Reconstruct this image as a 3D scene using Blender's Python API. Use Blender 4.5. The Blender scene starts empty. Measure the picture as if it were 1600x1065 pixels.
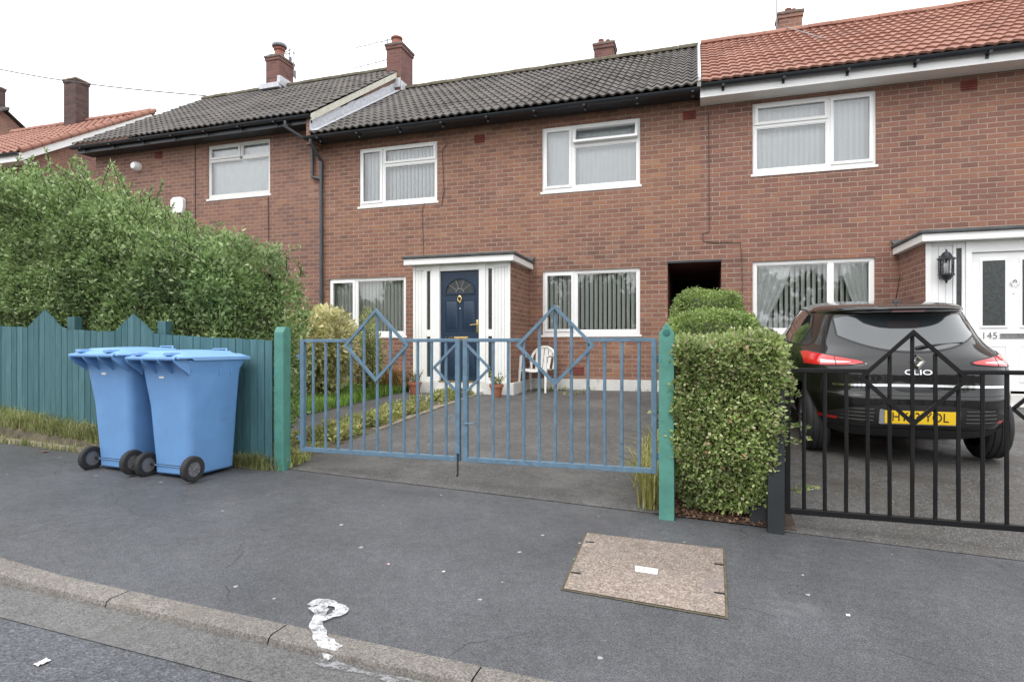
import bpy, bmesh, math, random
import numpy as np
from mathutils import Vector, Matrix, noise as mnoise

rnd = random.Random(7)
rng = np.random.default_rng(11)
S = bpy.context.scene
COL = S.collection
rad = math.radians

# ------------------------------------------------------------------ camera
CZ = 1.114                                   # eye height above the pavement at the left gate post
cam = bpy.data.cameras.new('camera')
cam.sensor_width = 36.0
cam.lens = 36.0 * 920 / 1600
cam.shift_y = 0.0047
cam.clip_start = 0.05
cam.clip_end = 500
camo = bpy.data.objects.new('camera', cam)
camo.location = (0, 0, CZ)
camo.rotation_euler = (rad(90), 0, rad(17.4))
COL.objects.link(camo)
S.camera = camo
S.render.resolution_x, S.render.resolution_y = 1024, 681

# ------------------------------------------------------------------ sky, sun, exposure (bright overcast)
SUN_EL, SUN_AZ = 52.0, 200.0
w = bpy.data.worlds.new("World")
S.world = w
w.use_nodes = True
nt = w.node_tree
nt.nodes.clear()
sky = nt.nodes.new('ShaderNodeTexSky')
sky.sky_type = 'NISHITA'
sky.sun_disc = False
sky.sun_elevation = rad(SUN_EL)
sky.sun_rotation = rad(SUN_AZ)
sky.air_density = 1.0
sky.dust_density = 4.0
hs = nt.nodes.new('ShaderNodeHueSaturation')
hs.inputs['Saturation'].default_value = 0.12
cloud = nt.nodes.new('ShaderNodeMix')        # the cloud deck: an even grey-white layer over the sky
cloud.data_type = 'RGBA'
cloud.inputs['Factor'].default_value = 0.82
cloud.inputs['B'].default_value = (13.0, 13.2, 13.6, 1)
bg = nt.nodes.new('ShaderNodeBackground')
bg.inputs['Strength'].default_value = 0.115
wo = nt.nodes.new('ShaderNodeOutputWorld')
nt.links.new(sky.outputs[0], hs.inputs['Color'])
nt.links.new(hs.outputs[0], cloud.inputs['A'])
nt.links.new(cloud.outputs['Result'], bg.inputs['Color'])
nt.links.new(bg.outputs[0], wo.inputs['Surface'])

sl = bpy.data.lights.new('sun', 'SUN')
sl.energy = 0.9
sl.angle = rad(25)
sl.color = (1.0, 0.97, 0.93)
so = bpy.data.objects.new('sun', sl)
so.rotation_euler = (rad(90 - SUN_EL), 0, rad(-20))
COL.objects.link(so)

S.view_settings.view_transform = 'Standard'
S.view_settings.look = 'None'
S.view_settings.exposure = 0.6
S.view_settings.gamma = 1.0
S.cycles.max_bounces = 8
S.cycles.transparent_max_bounces = 12

# ------------------------------------------------------------------ helpers
def lerp(a, b, t): return a + (b - a) * t
def sstep(t):
    t = min(1, max(0, t)); return t * t * (3 - 2 * t)

class MB:
    """collects shapes (world or local coordinates) for ONE mesh object"""
    def __init__(self): self.v = []; self.f = []; self.m = []
    def add(self, vs, fs, mi=0):
        o = len(self.v)
        self.v += [tuple(p) for p in vs]
        self.f += [tuple(i + o for i in q) for q in fs]
        self.m += [mi] * len(fs)
        return self
    def box(self, x0, x1, y0, y1, z0, z1, mi=0, bev=0.0):
        if bev <= 0:
            return self.add([(x0,y0,z0),(x1,y0,z0),(x1,y1,z0),(x0,y1,z0),(x0,y0,z1),(x1,y0,z1),(x1,y1,z1),(x0,y1,z1)],
                     [(0,3,2,1),(4,5,6,7),(0,1,5,4),(1,2,6,5),(2,3,7,6),(3,0,4,7)], mi)
        bm = bmesh.new()
        bmesh.ops.create_cube(bm, size=1, matrix=Matrix.Translation(((x0+x1)/2,(y0+y1)/2,(z0+z1)/2)) @ Matrix.Diagonal((x1-x0,y1-y0,z1-z0,1)))
        bmesh.ops.bevel(bm, geom=list(bm.edges), offset=bev, segments=2, affect='EDGES', profile=0.6)
        return self.bm(bm, mi)
    def bm(self, bm, mi=0):
        bm.verts.ensure_lookup_table(); bm.verts.index_update()
        self.add([v.co[:] for v in bm.verts], [[v.index for v in f.verts] for f in bm.faces], mi)
        bm.free(); return self
    def quad(self, a, b, c, d, mi=0): return self.add([a,b,c,d], [(0,1,2,3)], mi)
    def tube(self, pts, r, n=10, mi=0, cap=True, sq=False):
        """round (or square, sq) bar swept along pts; r may be a list"""
        pts = [Vector(p) for p in pts]
        if not isinstance(r, (list, tuple)): r = [r] * len(pts)
        if sq: n = 4
        vs = []; fs = []
        up0 = None
        for i, p in enumerate(pts):
            if i == 0: d = pts[1] - p
            elif i == len(pts) - 1: d = p - pts[i-1]
            else: d = (pts[i+1] - p).normalized() + (p - pts[i-1]).normalized()
            d.normalize()
            if up0 is None:
                up0 = Vector((0,0,1)) if abs(d.z) < 0.9 else Vector((0,1,0))
            a = d.cross(up0)
            if a.length < 1e-4: a = d.cross(Vector((1,0,0)))
            a.normalize(); b = a.cross(d).normalized(); up0 = b
            for k in range(n):
                t = 2 * math.pi * k / n + (math.pi / 4 if sq else 0)
                rr = r[i] * (1.41421 if sq else 1)
                vs.append(p + a * (rr * math.cos(t)) + b * (rr * math.sin(t)))
        for i in range(len(pts) - 1):
            for k in range(n):
                k2 = (k + 1) % n
                fs.append((i*n+k, i*n+k2, (i+1)*n+k2, (i+1)*n+k))
        if cap:
            fs.append(tuple(range(n-1, -1, -1))); fs.append(tuple((len(pts)-1)*n + k for k in range(n)))
        return self.add(vs, fs, mi)
    def lathe(self, prof, n=24, c=(0,0,0), mi=0, axis='z'):
        vs = []; fs = []
        for r, h in prof:
            for k in range(n):
                t = 2*math.pi*k/n
                if axis == 'z': vs.append((c[0]+r*math.cos(t), c[1]+r*math.sin(t), c[2]+h))
                elif axis == 'x': vs.append((c[0]+h, c[1]+r*math.cos(t), c[2]+r*math.sin(t)))
                else: vs.append((c[0]+r*math.cos(t), c[1]+h, c[2]+r*math.sin(t)))
        for i in range(len(prof)-1):
            for k in range(n):
                k2 = (k+1) % n
                fs.append((i*n+k, i*n+k2, (i+1)*n+k2, (i+1)*n+k))
        return self.add(vs, fs, mi)
    def prism(self, poly, d, axis='y', at=0.0, mi=0):
        """poly: 2D outline; extruded from at to at+d along axis (y: poly is x,z; x: poly is y,z; z: x,y)"""
        n = len(poly); vs = []
        for k in (at, at + d):
            for a, b in poly:
                vs.append((a, k, b) if axis == 'y' else ((k, a, b) if axis == 'x' else (a, b, k)))
        fs = [tuple(range(n)), tuple(range(2*n-1, n-1, -1))]
        for i in range(n):
            j = (i+1) % n; fs.append((i, i+n, j+n, j))
        return self.add(vs, fs, mi)
    def grid(self, nu, nv, fn, mi=0):
        vs = [fn(i/(nu-1), j/(nv-1)) for j in range(nv) for i in range(nu)]
        fs = [(j*nu+i, j*nu+i+1, (j+1)*nu+i+1, (j+1)*nu+i) for j in range(nv-1) for i in range(nu-1)]
        return self.add(vs, fs, mi)
    def build(self, name, mat, parent=None, smooth=False, world=True, fix=True):
        me = bpy.data.meshes.new(name)
        off = parent_loc(parent) if (parent and world) else Vector((0,0,0))
        me.from_pydata([(p[0]-off.x, p[1]-off.y, p[2]-off.z) for p in self.v], [], self.f)
        for mt in (mat if isinstance(mat, (list, tuple)) else [mat]): me.materials.append(mt)
        me.polygons.foreach_set('material_index', self.m)
        if fix:
            bm = bmesh.new(); bm.from_mesh(me)
            bmesh.ops.recalc_face_normals(bm, faces=bm.faces)
            bm.to_mesh(me); bm.free()
        if smooth: shade(me, smooth)
        me.update()
        o = bpy.data.objects.new(name, me)
        COL.objects.link(o)
        if parent: o.parent = parent
        return o

def shade(me, ang):
    me.polygons.foreach_set('use_smooth', [True]*len(me.polygons))
    if ang is True: return
    bm = bmesh.new(); bm.from_mesh(me)
    for e in bm.edges:
        if len(e.link_faces) == 2 and e.calc_face_angle(0) > rad(ang): e.smooth = False
    bm.to_mesh(me); bm.free()

def parent_loc(o):
    v = Vector((0,0,0))
    while o: v += o.location; o = o.parent
    return v

def tag(o, label=None, cat=None, group=None, kind=None):
    if label: o['label'] = label
    if cat: o['category'] = cat
    if group: o['group'] = group
    if kind: o['kind'] = kind
    return o

def thing(name, label, cat, loc=(0,0,0), group=None):
    o = bpy.data.objects.new(name, None)
    o.location = loc; o.empty_display_size = 0.1
    COL.objects.link(o)
    return tag(o, label, cat, group)

def copy_tree(o, parent=None):
    c = o.copy(); COL.objects.link(c); c.parent = parent
    for ch in o.children: copy_tree(ch, c)
    return c

def text_mesh(body, size, ext):
    cu = bpy.data.curves.new('lettering', 'FONT')
    cu.body = body; cu.size = size; cu.extrude = ext; cu.align_x = 'CENTER'; cu.align_y = 'CENTER'
    to = bpy.data.objects.new('lettering', cu); COL.objects.link(to)
    dg = bpy.context.evaluated_depsgraph_get()
    me = bpy.data.meshes.new_from_object(to.evaluated_get(dg))
    bpy.data.objects.remove(to); bpy.data.curves.remove(cu)
    return me

def lettering(name, body, size, ext, mat, parent, mtx, sx=1.0):
    me = text_mesh(body, size, ext)
    me.transform(mtx @ Matrix.Diagonal((sx,1,1,1)))
    me.materials.clear(); me.materials.append(mat)
    o = bpy.data.objects.new(name, me); COL.objects.link(o); o.parent = parent
    return o

# ------------------------------------------------------------------ materials
def newmat(name):
    m = bpy.data.materials.new(name); m.use_nodes = True
    t = m.node_tree
    return m, t, t.nodes['Principled BSDF'], t.nodes, t.links

def N(nodes, typ, **kw):
    n = nodes.new(typ)
    for k, v in kw.items():
        if k.startswith('i_'): n.inputs[k[2:].replace('_', ' ')].default_value = v
        else: setattr(n, k, v)
    return n

def M(nodes, links, op, a, b=None, c=None):
    n = nodes.new('ShaderNodeMath'); n.operation = op
    for i, q in enumerate((a, b, c)):
        if q is None: continue
        if isinstance(q, (int, float)): n.inputs[i].default_value = q
        else: links.new(q, n.inputs[i])
    return n.outputs[0]

def ramp(nodes, stops, interp='LINEAR'):
    r = nodes.new('ShaderNodeValToRGB'); r.color_ramp.interpolation = interp
    e = r.color_ramp.elements
    while len(e) < len(stops): e.new(0.5)
    for q, (p, c) in zip(e, stops):
        q.position = p; q.color = (c[0], c[1], c[2], 1) if isinstance(c, (tuple, list)) else (c, c, c, 1)
    return r

def mixc(nodes, links, fac, a, b, mode='MIX'):
    n = nodes.new('ShaderNodeMix'); n.data_type = 'RGBA'; n.blend_type = mode
    for s, q in (('Factor', fac), ('A', a), ('B', b)):
        sock = [i for i in n.inputs if i.name == s and (i.type == ('VALUE' if s == 'Factor' else 'RGBA'))][0]
        if isinstance(q, (int, float)): sock.default_value = q
        elif isinstance(q, tuple): sock.default_value = (q[0], q[1], q[2], 1)
        else: links.new(q, sock)
    return [o for o in n.outputs if o.type == 'RGBA'][0]

def noise(nodes, links, co, scale, detail=4, rough=0.6, dist=0.0):
    n = nodes.new('ShaderNodeTexNoise')
    n.inputs['Scale'].default_value = scale; n.inputs['Detail'].default_value = detail
    n.inputs['Roughness'].default_value = rough; n.inputs['Distortion'].default_value = dist
    if co is not None: links.new(co, n.inputs['Vector'])
    return n.outputs['Fac']

def plain(name, col, rough=0.5, var=0.12, vscale=6.0, spec=0.5, metal=0.0, bump=0.0, bscale=80, coat=0.0, dirt=None):
    """a surface of one colour with slight unevenness (and optional dirt of its own)"""
    m, t, p, nd, lk = newmat(name)
    co = nd.new('ShaderNodeTexCoord').outputs['Object']
    n1 = noise(nd, lk, co, vscale, 5, 0.65)
    r = ramp(nd, [(0.3, tuple(c*(1-var) for c in col)), (0.7, tuple(min(1, c*(1+var)) for c in col))])
    lk.new(n1, r.inputs[0])
    c = r.outputs[0]
    if dirt:
        dcol, dscale, lo, hi = dirt
        n2 = noise(nd, lk, co, dscale, 6, 0.7)
        r2 = ramp(nd, [(lo, 0), (hi, 1)]); lk.new(n2, r2.inputs[0])
        c = mixc(nd, lk, r2.outputs[0], c, dcol)
    lk.new(c, p.inputs['Base Color'])
    p.inputs['Roughness'].default_value = rough
    p.inputs['Metallic'].default_value = metal
    p.inputs['Specular IOR Level'].default_value = spec
    p.inputs['Coat Weight'].default_value = coat
    if bump > 0:
        n3 = noise(nd, lk, co, bscale, 4, 0.6)
        b = N(nd, 'ShaderNodeBump'); b.inputs['Strength'].default_value = bump; b.inputs['Distance'].default_value = 0.01
        lk.new(n3, b.inputs['Height']); lk.new(b.outputs[0], p.inputs['Normal'])
    return m

def brick_mat(name, pal, mortar, L=0.235, H=0.083, mw=0.011, seed=0.0, blotch=0.42, tone=(1,1,1)):
    """stretcher bond from the wall's own x+y and z, every brick its own colour"""
    m, t, p, nd, lk = newmat(name)
    co = nd.new('ShaderNodeTexCoord').outputs['Object']
    nz = N(nd, 'ShaderNodeTexNoise'); nz.inputs['Scale'].default_value = 9; nz.inputs['Detail'].default_value = 3
    lk.new(co, nz.inputs['Vector'])
    ds = N(nd, 'ShaderNodeVectorMath', operation='MULTIPLY_ADD')
    lk.new(nz.outputs['Color'], ds.inputs[0]); ds.inputs[1].default_value = (0.012,)*3; lk.new(co, ds.inputs[2])
    sx = N(nd, 'ShaderNodeSeparateXYZ'); lk.new(ds.outputs[0], sx.inputs[0])
    u = M(nd, lk, 'ADD', sx.outputs[0], sx.outputs[1])
    zr = M(nd, lk, 'DIVIDE', sx.outputs[2], H)
    row = M(nd, lk, 'FLOOR', zr)
    half = M(nd, lk, 'MULTIPLY', M(nd, lk, 'FLOORED_MODULO', row, 2.0), 0.5)
    ur = M(nd, lk, 'ADD', M(nd, lk, 'DIVIDE', u, L), half)
    colm = M(nd, lk, 'FLOOR', ur)
    fu = M(nd, lk, 'FRACT', ur); fz = M(nd, lk, 'FRACT', zr)
    eu = M(nd, lk, 'MULTIPLY', M(nd, lk, 'MINIMUM', fu, M(nd, lk, 'SUBTRACT', 1.0, fu)), L)
    ez = M(nd, lk, 'MULTIPLY', M(nd, lk, 'MINIMUM', fz, M(nd, lk, 'SUBTRACT', 1.0, fz)), H)
    e = M(nd, lk, 'MINIMUM', eu, ez)
    mr = N(nd, 'ShaderNodeMapRange', interpolation_type='SMOOTHSTEP')
    mr.inputs['From Min'].default_value = mw*0.32; mr.inputs['From Max'].default_value = mw*0.78
    lk.new(e, mr.inputs['Value'])
    isb = mr.outputs[0]
    cx = N(nd, 'ShaderNodeCombineXYZ'); lk.new(colm, cx.inputs[0]); lk.new(row, cx.inputs[1]); cx.inputs[2].default_value = seed
    wn = N(nd, 'ShaderNodeTexWhiteNoise', noise_dimensions='3D'); lk.new(cx.outputs[0], wn.inputs['Vector'])
    big = noise(nd, lk, co, 0.7, 4, 0.6)
    val = M(nd, lk, 'ADD', M(nd, lk, 'MULTIPLY', wn.outputs['Value'], 0.62), M(nd, lk, 'MULTIPLY', M(nd, lk, 'SUBTRACT', big, 0.5), 1.25))
    val = M(nd, lk, 'ADD', val, 0.19)
    r = ramp(nd, [(p_, tuple(a*b for a, b in zip(c_, tone))) for p_, c_ in pal]); lk.new(val, r.inputs[0])
    fine = noise(nd, lk, co, 55, 5, 0.7)
    rf = ramp(nd, [(0.3, 0.72), (0.7, 1.22)]); lk.new(fine, rf.inputs[0])
    bc = mixc(nd, lk, 1.0, r.outputs[0], rf.outputs[0], 'MULTIPLY')
    # pale bloom / mortar smears
    sm = noise(nd, lk, co, 2.3, 6, 0.75)
    rs = ramp(nd, [(0.52, 0), (0.75, 1)]); lk.new(sm, rs.inputs[0])
    bc = mixc(nd, lk, M(nd, lk, 'MULTIPLY', rs.outputs[0], blotch), bc, (0.42, 0.27, 0.21))
    mn = noise(nd, lk, co, 3.0, 4, 0.6)
    rm = ramp(nd, [(0.3, tuple(c*0.7 for c in mortar)), (0.7, mortar)]); lk.new(mn, rm.inputs[0])
    c = mixc(nd, lk, isb, rm.outputs[0], bc)
    lk.new(c, p.inputs['Base Color'])
    p.inputs['Roughness'].default_value = 0.88
    p.inputs['Specular IOR Level'].default_value = 0.25
    h = M(nd, lk, 'ADD', isb, M(nd, lk, 'MULTIPLY', fine, 0.35))
    b = N(nd, 'ShaderNodeBump'); b.inputs['Strength'].default_value = 0.55; b.inputs['Distance'].default_value = 0.008
    lk.new(h, b.inputs['Height']); lk.new(b.outputs[0], p.inputs['Normal'])
    return m

def tile_mat(name, pal, moss, moss_lo, rough=0.8, course=0.33, wave=0.165):
    m, t, p, nd, lk = newmat(name)
    co = nd.new('ShaderNodeTexCoord').outputs['Object']
    sx = N(nd, 'ShaderNodeSeparateXYZ'); lk.new(co, sx.inputs[0])
    cx = N(nd, 'ShaderNodeCombineXYZ')
    lk.new(M(nd, lk, 'FLOOR', M(nd, lk, 'DIVIDE', sx.outputs[0], wave*2)), cx.inputs[0])
    lk.new(M(nd, lk, 'FLOOR', M(nd, lk, 'DIVIDE', sx.outputs[2], course*0.55)), cx.inputs[1])
    wn = N(nd, 'ShaderNodeTexWhiteNoise', noise_dimensions='2D'); lk.new(cx.outputs[0], wn.inputs['Vector'])
    big = noise(nd, lk, co, 1.6, 6, 0.7)
    v = M(nd, lk, 'ADD', M(nd, lk, 'MULTIPLY', wn.outputs['Value'], 0.45), M(nd, lk, 'MULTIPLY', big, 0.55))
    r = ramp(nd, pal); lk.new(v, r.inputs[0])
    fine = noise(nd, lk, co, 60, 4, 0.7)
    rf = ramp(nd, [(0.3, 0.75), (0.7, 1.2)]); lk.new(fine, rf.inputs[0])
    c = mixc(nd, lk, 1.0, r.outputs[0], rf.outputs[0], 'MULTIPLY')
    mo = noise(nd, lk, co, 3.5, 8, 0.75)
    rmz = ramp(nd, [(moss_lo, 0), (moss_lo+0.13, 1)]); lk.new(mo, rmz.inputs[0])
    c = mixc(nd, lk, rmz.outputs[0], c, moss)
    lk.new(c, p.inputs['Base Color'])
    p.inputs['Roughness'].default_value = rough
    b = N(nd, 'ShaderNodeBump'); b.inputs['Strength'].default_value = 0.3; b.inputs['Distance'].default_value = 0.006
    lk.new(fine, b.inputs['Height']); lk.new(b.outputs[0], p.inputs['Normal'])
    return m

def asphalt_mat(name, base, agg, speck=0.5, patch=None, rough=(0.6, 0.9), crack=0.0, aggscale=160, bump=0.4, stain=None):
    m, t, p, nd, lk = newmat(name)
    co = nd.new('ShaderNodeTexCoord').outputs['Object']
    vo = N(nd, 'ShaderNodeTexVoronoi', feature='F1'); vo.inputs['Scale'].default_value = aggscale; lk.new(co, vo.inputs['Vector'])
    sp = N(nd, 'ShaderNodeSeparateColor'); lk.new(vo.outputs['Color'], sp.inputs[0])
    ra = ramp(nd, [(0.0, tuple(b*0.55 for b in base)), (0.5, base), (0.86, tuple(b*1.25 for b in base)), (1.0, agg)]); lk.new(sp.outputs[0], ra.inputs[0])
    big = noise(nd, lk, co, 0.9, 6, 0.65)
    rb = ramp(nd, [(0.3, 0.72), (0.7, 1.22)]); lk.new(big, rb.inputs[0])
    c = mixc(nd, lk, 1.0, ra.outputs[0], rb.outputs[0], 'MULTIPLY')
    mid = noise(nd, lk, co, 14, 5, 0.7)
    rmid = ramp(nd, [(0.3, 0.85), (0.7, 1.13)]); lk.new(mid, rmid.inputs[0])
    c = mixc(nd, lk, 1.0, c, rmid.outputs[0], 'MULTIPLY')
    # chewing gum, petals, little pale bits
    v2 = N(nd, 'ShaderNodeTexVoronoi', feature='F1', voronoi_dimensions='2D'); v2.inputs['Scale'].default_value = 3.2; v2.inputs['Randomness'].default_value = 1.0
    n9 = N(nd, 'ShaderNodeTexNoise'); n9.inputs['Scale'].default_value = 40; lk.new(co, n9.inputs['Vector'])
    dv = N(nd, 'ShaderNodeVectorMath', operation='MULTIPLY_ADD'); lk.new(n9.outputs['Color'], dv.inputs[0]); dv.inputs[1].default_value = (0.02,)*3; lk.new(co, dv.inputs[2])
    lk.new(dv.outputs[0], v2.inputs['Vector'])
    s2 = N(nd, 'ShaderNodeSeparateColor'); lk.new(v2.outputs['Color'], s2.inputs[0])
    siz = M(nd, lk, 'MULTIPLY', M(nd, lk, 'GREATER_THAN', s2.outputs[0], 1.0-0.35*speck), M(nd, lk, 'MULTIPLY', s2.outputs[1], 0.042))
    isg = M(nd, lk, 'LESS_THAN', v2.outputs['Distance'], siz)
    c = mixc(nd, lk, M(nd, lk, 'MULTIPLY', isg, 0.75), c, (0.42, 0.41, 0.39))
    if stain:
        scol, ssc, lo, hi = stain
        ns = noise(nd, lk, co, ssc, 7, 0.75)
        rs = ramp(nd, [(lo, 0), (hi, 1)]); lk.new(ns, rs.inputs[0])
        c = mixc(nd, lk, rs.outputs[0], c, scol)
    if crack > 0:
        vc = N(nd, 'ShaderNodeTexVoronoi', feature='DISTANCE_TO_EDGE', voronoi_dimensions='2D'); vc.inputs['Scale'].default_value = 0.55
        nw = N(nd, 'ShaderNodeTexNoise'); nw.inputs['Scale'].default_value = 3; nw.inputs['Detail'].default_value = 6; lk.new(co, nw.inputs['Vector'])
        d2 = N(nd, 'ShaderNodeVectorMath', operation='MULTIPLY_ADD'); lk.new(nw.outputs['Color'], d2.inputs[0]); d2.inputs[1].default_value = (0.30,)*3; lk.new(co, d2.inputs[2])
        lk.new(d2.outputs[0], vc.inputs['Vector'])
        ck = M(nd, lk, 'MULTIPLY', M(nd, lk, 'LESS_THAN', vc.outputs['Distance'], 0.0018), M(nd, lk, 'GREATER_THAN', noise(nd, lk, co, 1.1, 3, 0.6), 0.50))
        c = mixc(nd, lk, M(nd, lk, 'MULTIPLY', ck, crack), c, (0.02, 0.02, 0.02))
    lk.new(c, p.inputs['Base Color'])
    rr = ramp(nd, [(0.35, rough[0]), (0.65, rough[1])]); lk.new(noise(nd, lk, co, 1.7, 5, 0.6), rr.inputs[0])
    lk.new(rr.outputs[0], p.inputs['Roughness'])
    p.inputs['Specular IOR Level'].default_value = 0.4
    b = N(nd, 'ShaderNodeBump'); b.inputs['Strength'].default_value = bump; b.inputs['Distance'].default_value = 0.006
    lk.new(M(nd, lk, 'ADD', vo.outputs['Distance'], mid), b.inputs['Height']); lk.new(b.outputs[0], p.inputs['Normal'])
    return m

def leaf_mat(name, pal, rough=0.45, trans=0.25):
    m, t, p, nd, lk = newmat(name)
    g = nd.new('ShaderNodeNewGeometry')
    r = ramp(nd, pal); lk.new(g.outputs['Random Per Island'], r.inputs[0])
    co = nd.new('ShaderNodeTexCoord').outputs['Object']
    n1 = noise(nd, lk, co, 2.2, 4, 0.6)
    rn = ramp(nd, [(0.35, 0.72), (0.65, 1.25)]); lk.new(n1, rn.inputs[0])
    c = mixc(nd, lk, 1.0, r.outputs[0], rn.outputs[0], 'MULTIPLY')
    lk.new(c, p.inputs['Base Color'])
    p.inputs['Roughness'].default_value = rough
    p.inputs['Specular IOR Level'].default_value = 0.5
    tr = nd.new('ShaderNodeBsdfTranslucent'); lk.new(c, tr.inputs[0])
    mx = nd.new('ShaderNodeMixShader'); mx.inputs[0].default_value = trans
    lk.new(p.outputs[0], mx.inputs[1]); lk.new(tr.outputs[0], mx.inputs[2])
    lk.new(mx.outputs[0], nd['Material Output'].inputs['Surface'])
    return m

def glass_mat(name, tint=(0.93, 0.95, 0.95), refl=1.5):
    m, t, p, nd, lk = newmat(name)
    nd.remove(p)
    fr = N(nd, 'ShaderNodeFresnel'); fr.inputs[0].default_value = refl
    co = nd.new('ShaderNodeTexCoord').outputs['Object']
    b = N(nd, 'ShaderNodeBump'); b.inputs['Strength'].default_value = 0.03; b.inputs['Distance'].default_value = 0.02
    lk.new(noise(nd, lk, co, 2.5, 2, 0.5), b.inputs['Height'])
    ra = M(nd, lk, 'ADD', M(nd, lk, 'MULTIPLY', fr.outputs[0], 0.9), 0.115)
    tr = nd.new('ShaderNodeBsdfTransparent'); tr.inputs[0].default_value = (*tint, 1)
    gl = nd.new('ShaderNodeBsdfGlossy'); gl.inputs['Roughness'].default_value = 0.02
    lk.new(b.outputs[0], gl.inputs['Normal'])
    mx = nd.new('ShaderNodeMixShader'); lk.new(ra, mx.inputs[0]); lk.new(tr.outputs[0], mx.inputs[1]); lk.new(gl.outputs[0], mx.inputs[2])
    lk.new(mx.outputs[0], nd['Material Output'].inputs['Surface'])
    return m

PAL = [(0.0, (0.145, 0.084, 0.070)), (0.2, (0.195, 0.104, 0.082)), (0.5, (0.245, 0.127, 0.095)), (0.75, (0.275, 0.142, 0.101)), (0.9, (0.315, 0.162, 0.102)), (1.0, (0.33, 0.21, 0.155))]
MORTAR = (0.40, 0.315, 0.255)
mat = {}
mat['brick'] = brick_mat('red_brown_brick', PAL, MORTAR, tone=(1.02,1.0,0.95))
mat['brick_right'] = brick_mat('rosy_brick', PAL, MORTAR, seed=2, blotch=0.25, tone=(1.0,0.97,0.97))
mat['brick_left'] = brick_mat('dusky_brick', PAL, (0.36,0.28,0.24), seed=4, blotch=0.35, tone=(0.95,0.97,0.98))
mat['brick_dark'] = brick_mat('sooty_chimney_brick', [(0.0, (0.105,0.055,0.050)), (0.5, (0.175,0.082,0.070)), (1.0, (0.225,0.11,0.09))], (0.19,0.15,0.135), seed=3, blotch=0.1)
mat['brick_far'] = brick_mat('far_brick', PAL, (0.34,0.27,0.23), seed=5)
mat['brick_soot'] = brick_mat('blackened_brick', [(0.0, (0.060,0.042,0.040)), (0.5, (0.095,0.060,0.055)), (1.0, (0.13,0.08,0.07))], (0.11,0.095,0.09), seed=7, blotch=0.0)
mat['tile_dark'] = tile_mat('dark_concrete_tile', [(0.2, (0.060,0.055,0.052)), (0.5, (0.098,0.088,0.081)), (0.8, (0.135,0.120,0.110))], (0.14,0.13,0.06), 0.58)
mat['tile_red'] = tile_mat('red_concrete_tile', [(0.2, (0.240,0.108,0.076)), (0.5, (0.295,0.136,0.096)), (0.8, (0.345,0.170,0.122))], (0.24,0.16,0.09), 0.70, 0.75)
mat['ridge_moss'] = plain('mossy_ridge_mortar', (0.105,0.092,0.062), 0.9, 0.4, 9, bump=0.5, bscale=40)
mat['upvc'] = plain('white_upvc', (0.86,0.86,0.85), 0.35, 0.03, 3)
mat['upvc_grey'] = plain('aged_white_upvc', (0.70,0.70,0.68), 0.4, 0.06, 3)
mat['paint_white'] = plain('white_gloss_paint', (0.85,0.85,0.83), 0.4, 0.05, 3, dirt=((0.42,0.40,0.36), 7.0, 0.66, 0.8))
mat['paint_cream'] = plain('weathered_cream_paint', (0.62,0.60,0.50), 0.6, 0.15, 6, dirt=((0.3,0.28,0.22), 9.0, 0.58, 0.75))
mat['plinth'] = plain('white_painted_render', (0.66,0.65,0.62), 0.85, 0.1, 4, bump=0.4, bscale=35, dirt=((0.30,0.28,0.25), 4.0, 0.56, 0.72))
mat['concrete'] = plain('grey_concrete', (0.30,0.285,0.26), 0.9, 0.18, 5, bump=0.4, bscale=60, dirt=((0.16,0.15,0.12), 3.0, 0.55, 0.75))
mat['cap'] = plain('weathered_chimney_cap', (0.15,0.11,0.095), 0.9, 0.3, 9, bump=0.4, bscale=40, dirt=((0.20,0.19,0.10), 7.0, 0.55, 0.7))
mat['lead'] = plain('painted_flashing', (0.52,0.53,0.56), 0.55, 0.2, 14, bump=0.6, bscale=22)
mat['lead_dark'] = plain('grey_lead', (0.22,0.23,0.25), 0.5, 0.2, 10)
mat['felt'] = plain('grey_roofing_felt', (0.085,0.09,0.092), 0.85, 0.25, 8, bump=0.4, bscale=90)
mat['gutter'] = plain('black_gutter_plastic', (0.022,0.026,0.032), 0.32, 0.2, 5)
mat['pipe_grey'] = plain('dark_grey_downpipe', (0.055,0.062,0.072), 0.4, 0.2, 5)
mat['soffit_dark'] = plain('dark_painted_timber', (0.030,0.030,0.036), 0.6, 0.3, 6, dirt=((0.40,0.30,0.27), 5.0, 0.70, 0.74))
mat['cable'] = plain('dark_cable', (0.07,0.05,0.045), 0.6)
mat['vent'] = plain('terracotta_airbrick', (0.20,0.052,0.042), 0.8, 0.2)
mat['terracotta'] = plain('terracotta', (0.36,0.135,0.08), 0.8, 0.15, 12, bump=0.2)
mat['pot'] = plain('weathered_clay_pot', (0.25,0.10,0.075), 0.85, 0.25, 10)
mat['soot'] = plain('dark_interior', (0.012,0.012,0.013), 0.9)  # near-black colour stands in for unlit depth in openings
mat['room'] = plain('dim_room_wall', (0.16,0.15,0.13), 0.9)
mat['glass'] = glass_mat('window_glass')
mat['glass_dark'] = plain('obscure_dark_glass', (0.06,0.065,0.065), 0.12, 0.3, 30, bump=0.25, bscale=60)
mat['blind'] = plain('cream_blind_fabric', (0.84,0.86,0.80), 0.8, 0.04)
mat['blind_white'] = plain('white_blind_fabric', (0.82,0.85,0.86), 0.8, 0.03)
mat['net'] = plain('white_net_curtain', (0.86,0.88,0.86), 0.85, 0.03)
mat['door_blue'] = plain('navy_blue_door', (0.016,0.034,0.066), 0.38, 0.18, 18, bump=0.15, bscale=120)
mat['brass'] = plain('polished_brass', (0.72,0.52,0.22), 0.3, 0.1, 20, metal=0.85)
mat['chrome'] = plain('chrome', (0.80,0.80,0.81), 0.12, 0.05, metal=1.0)
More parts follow.
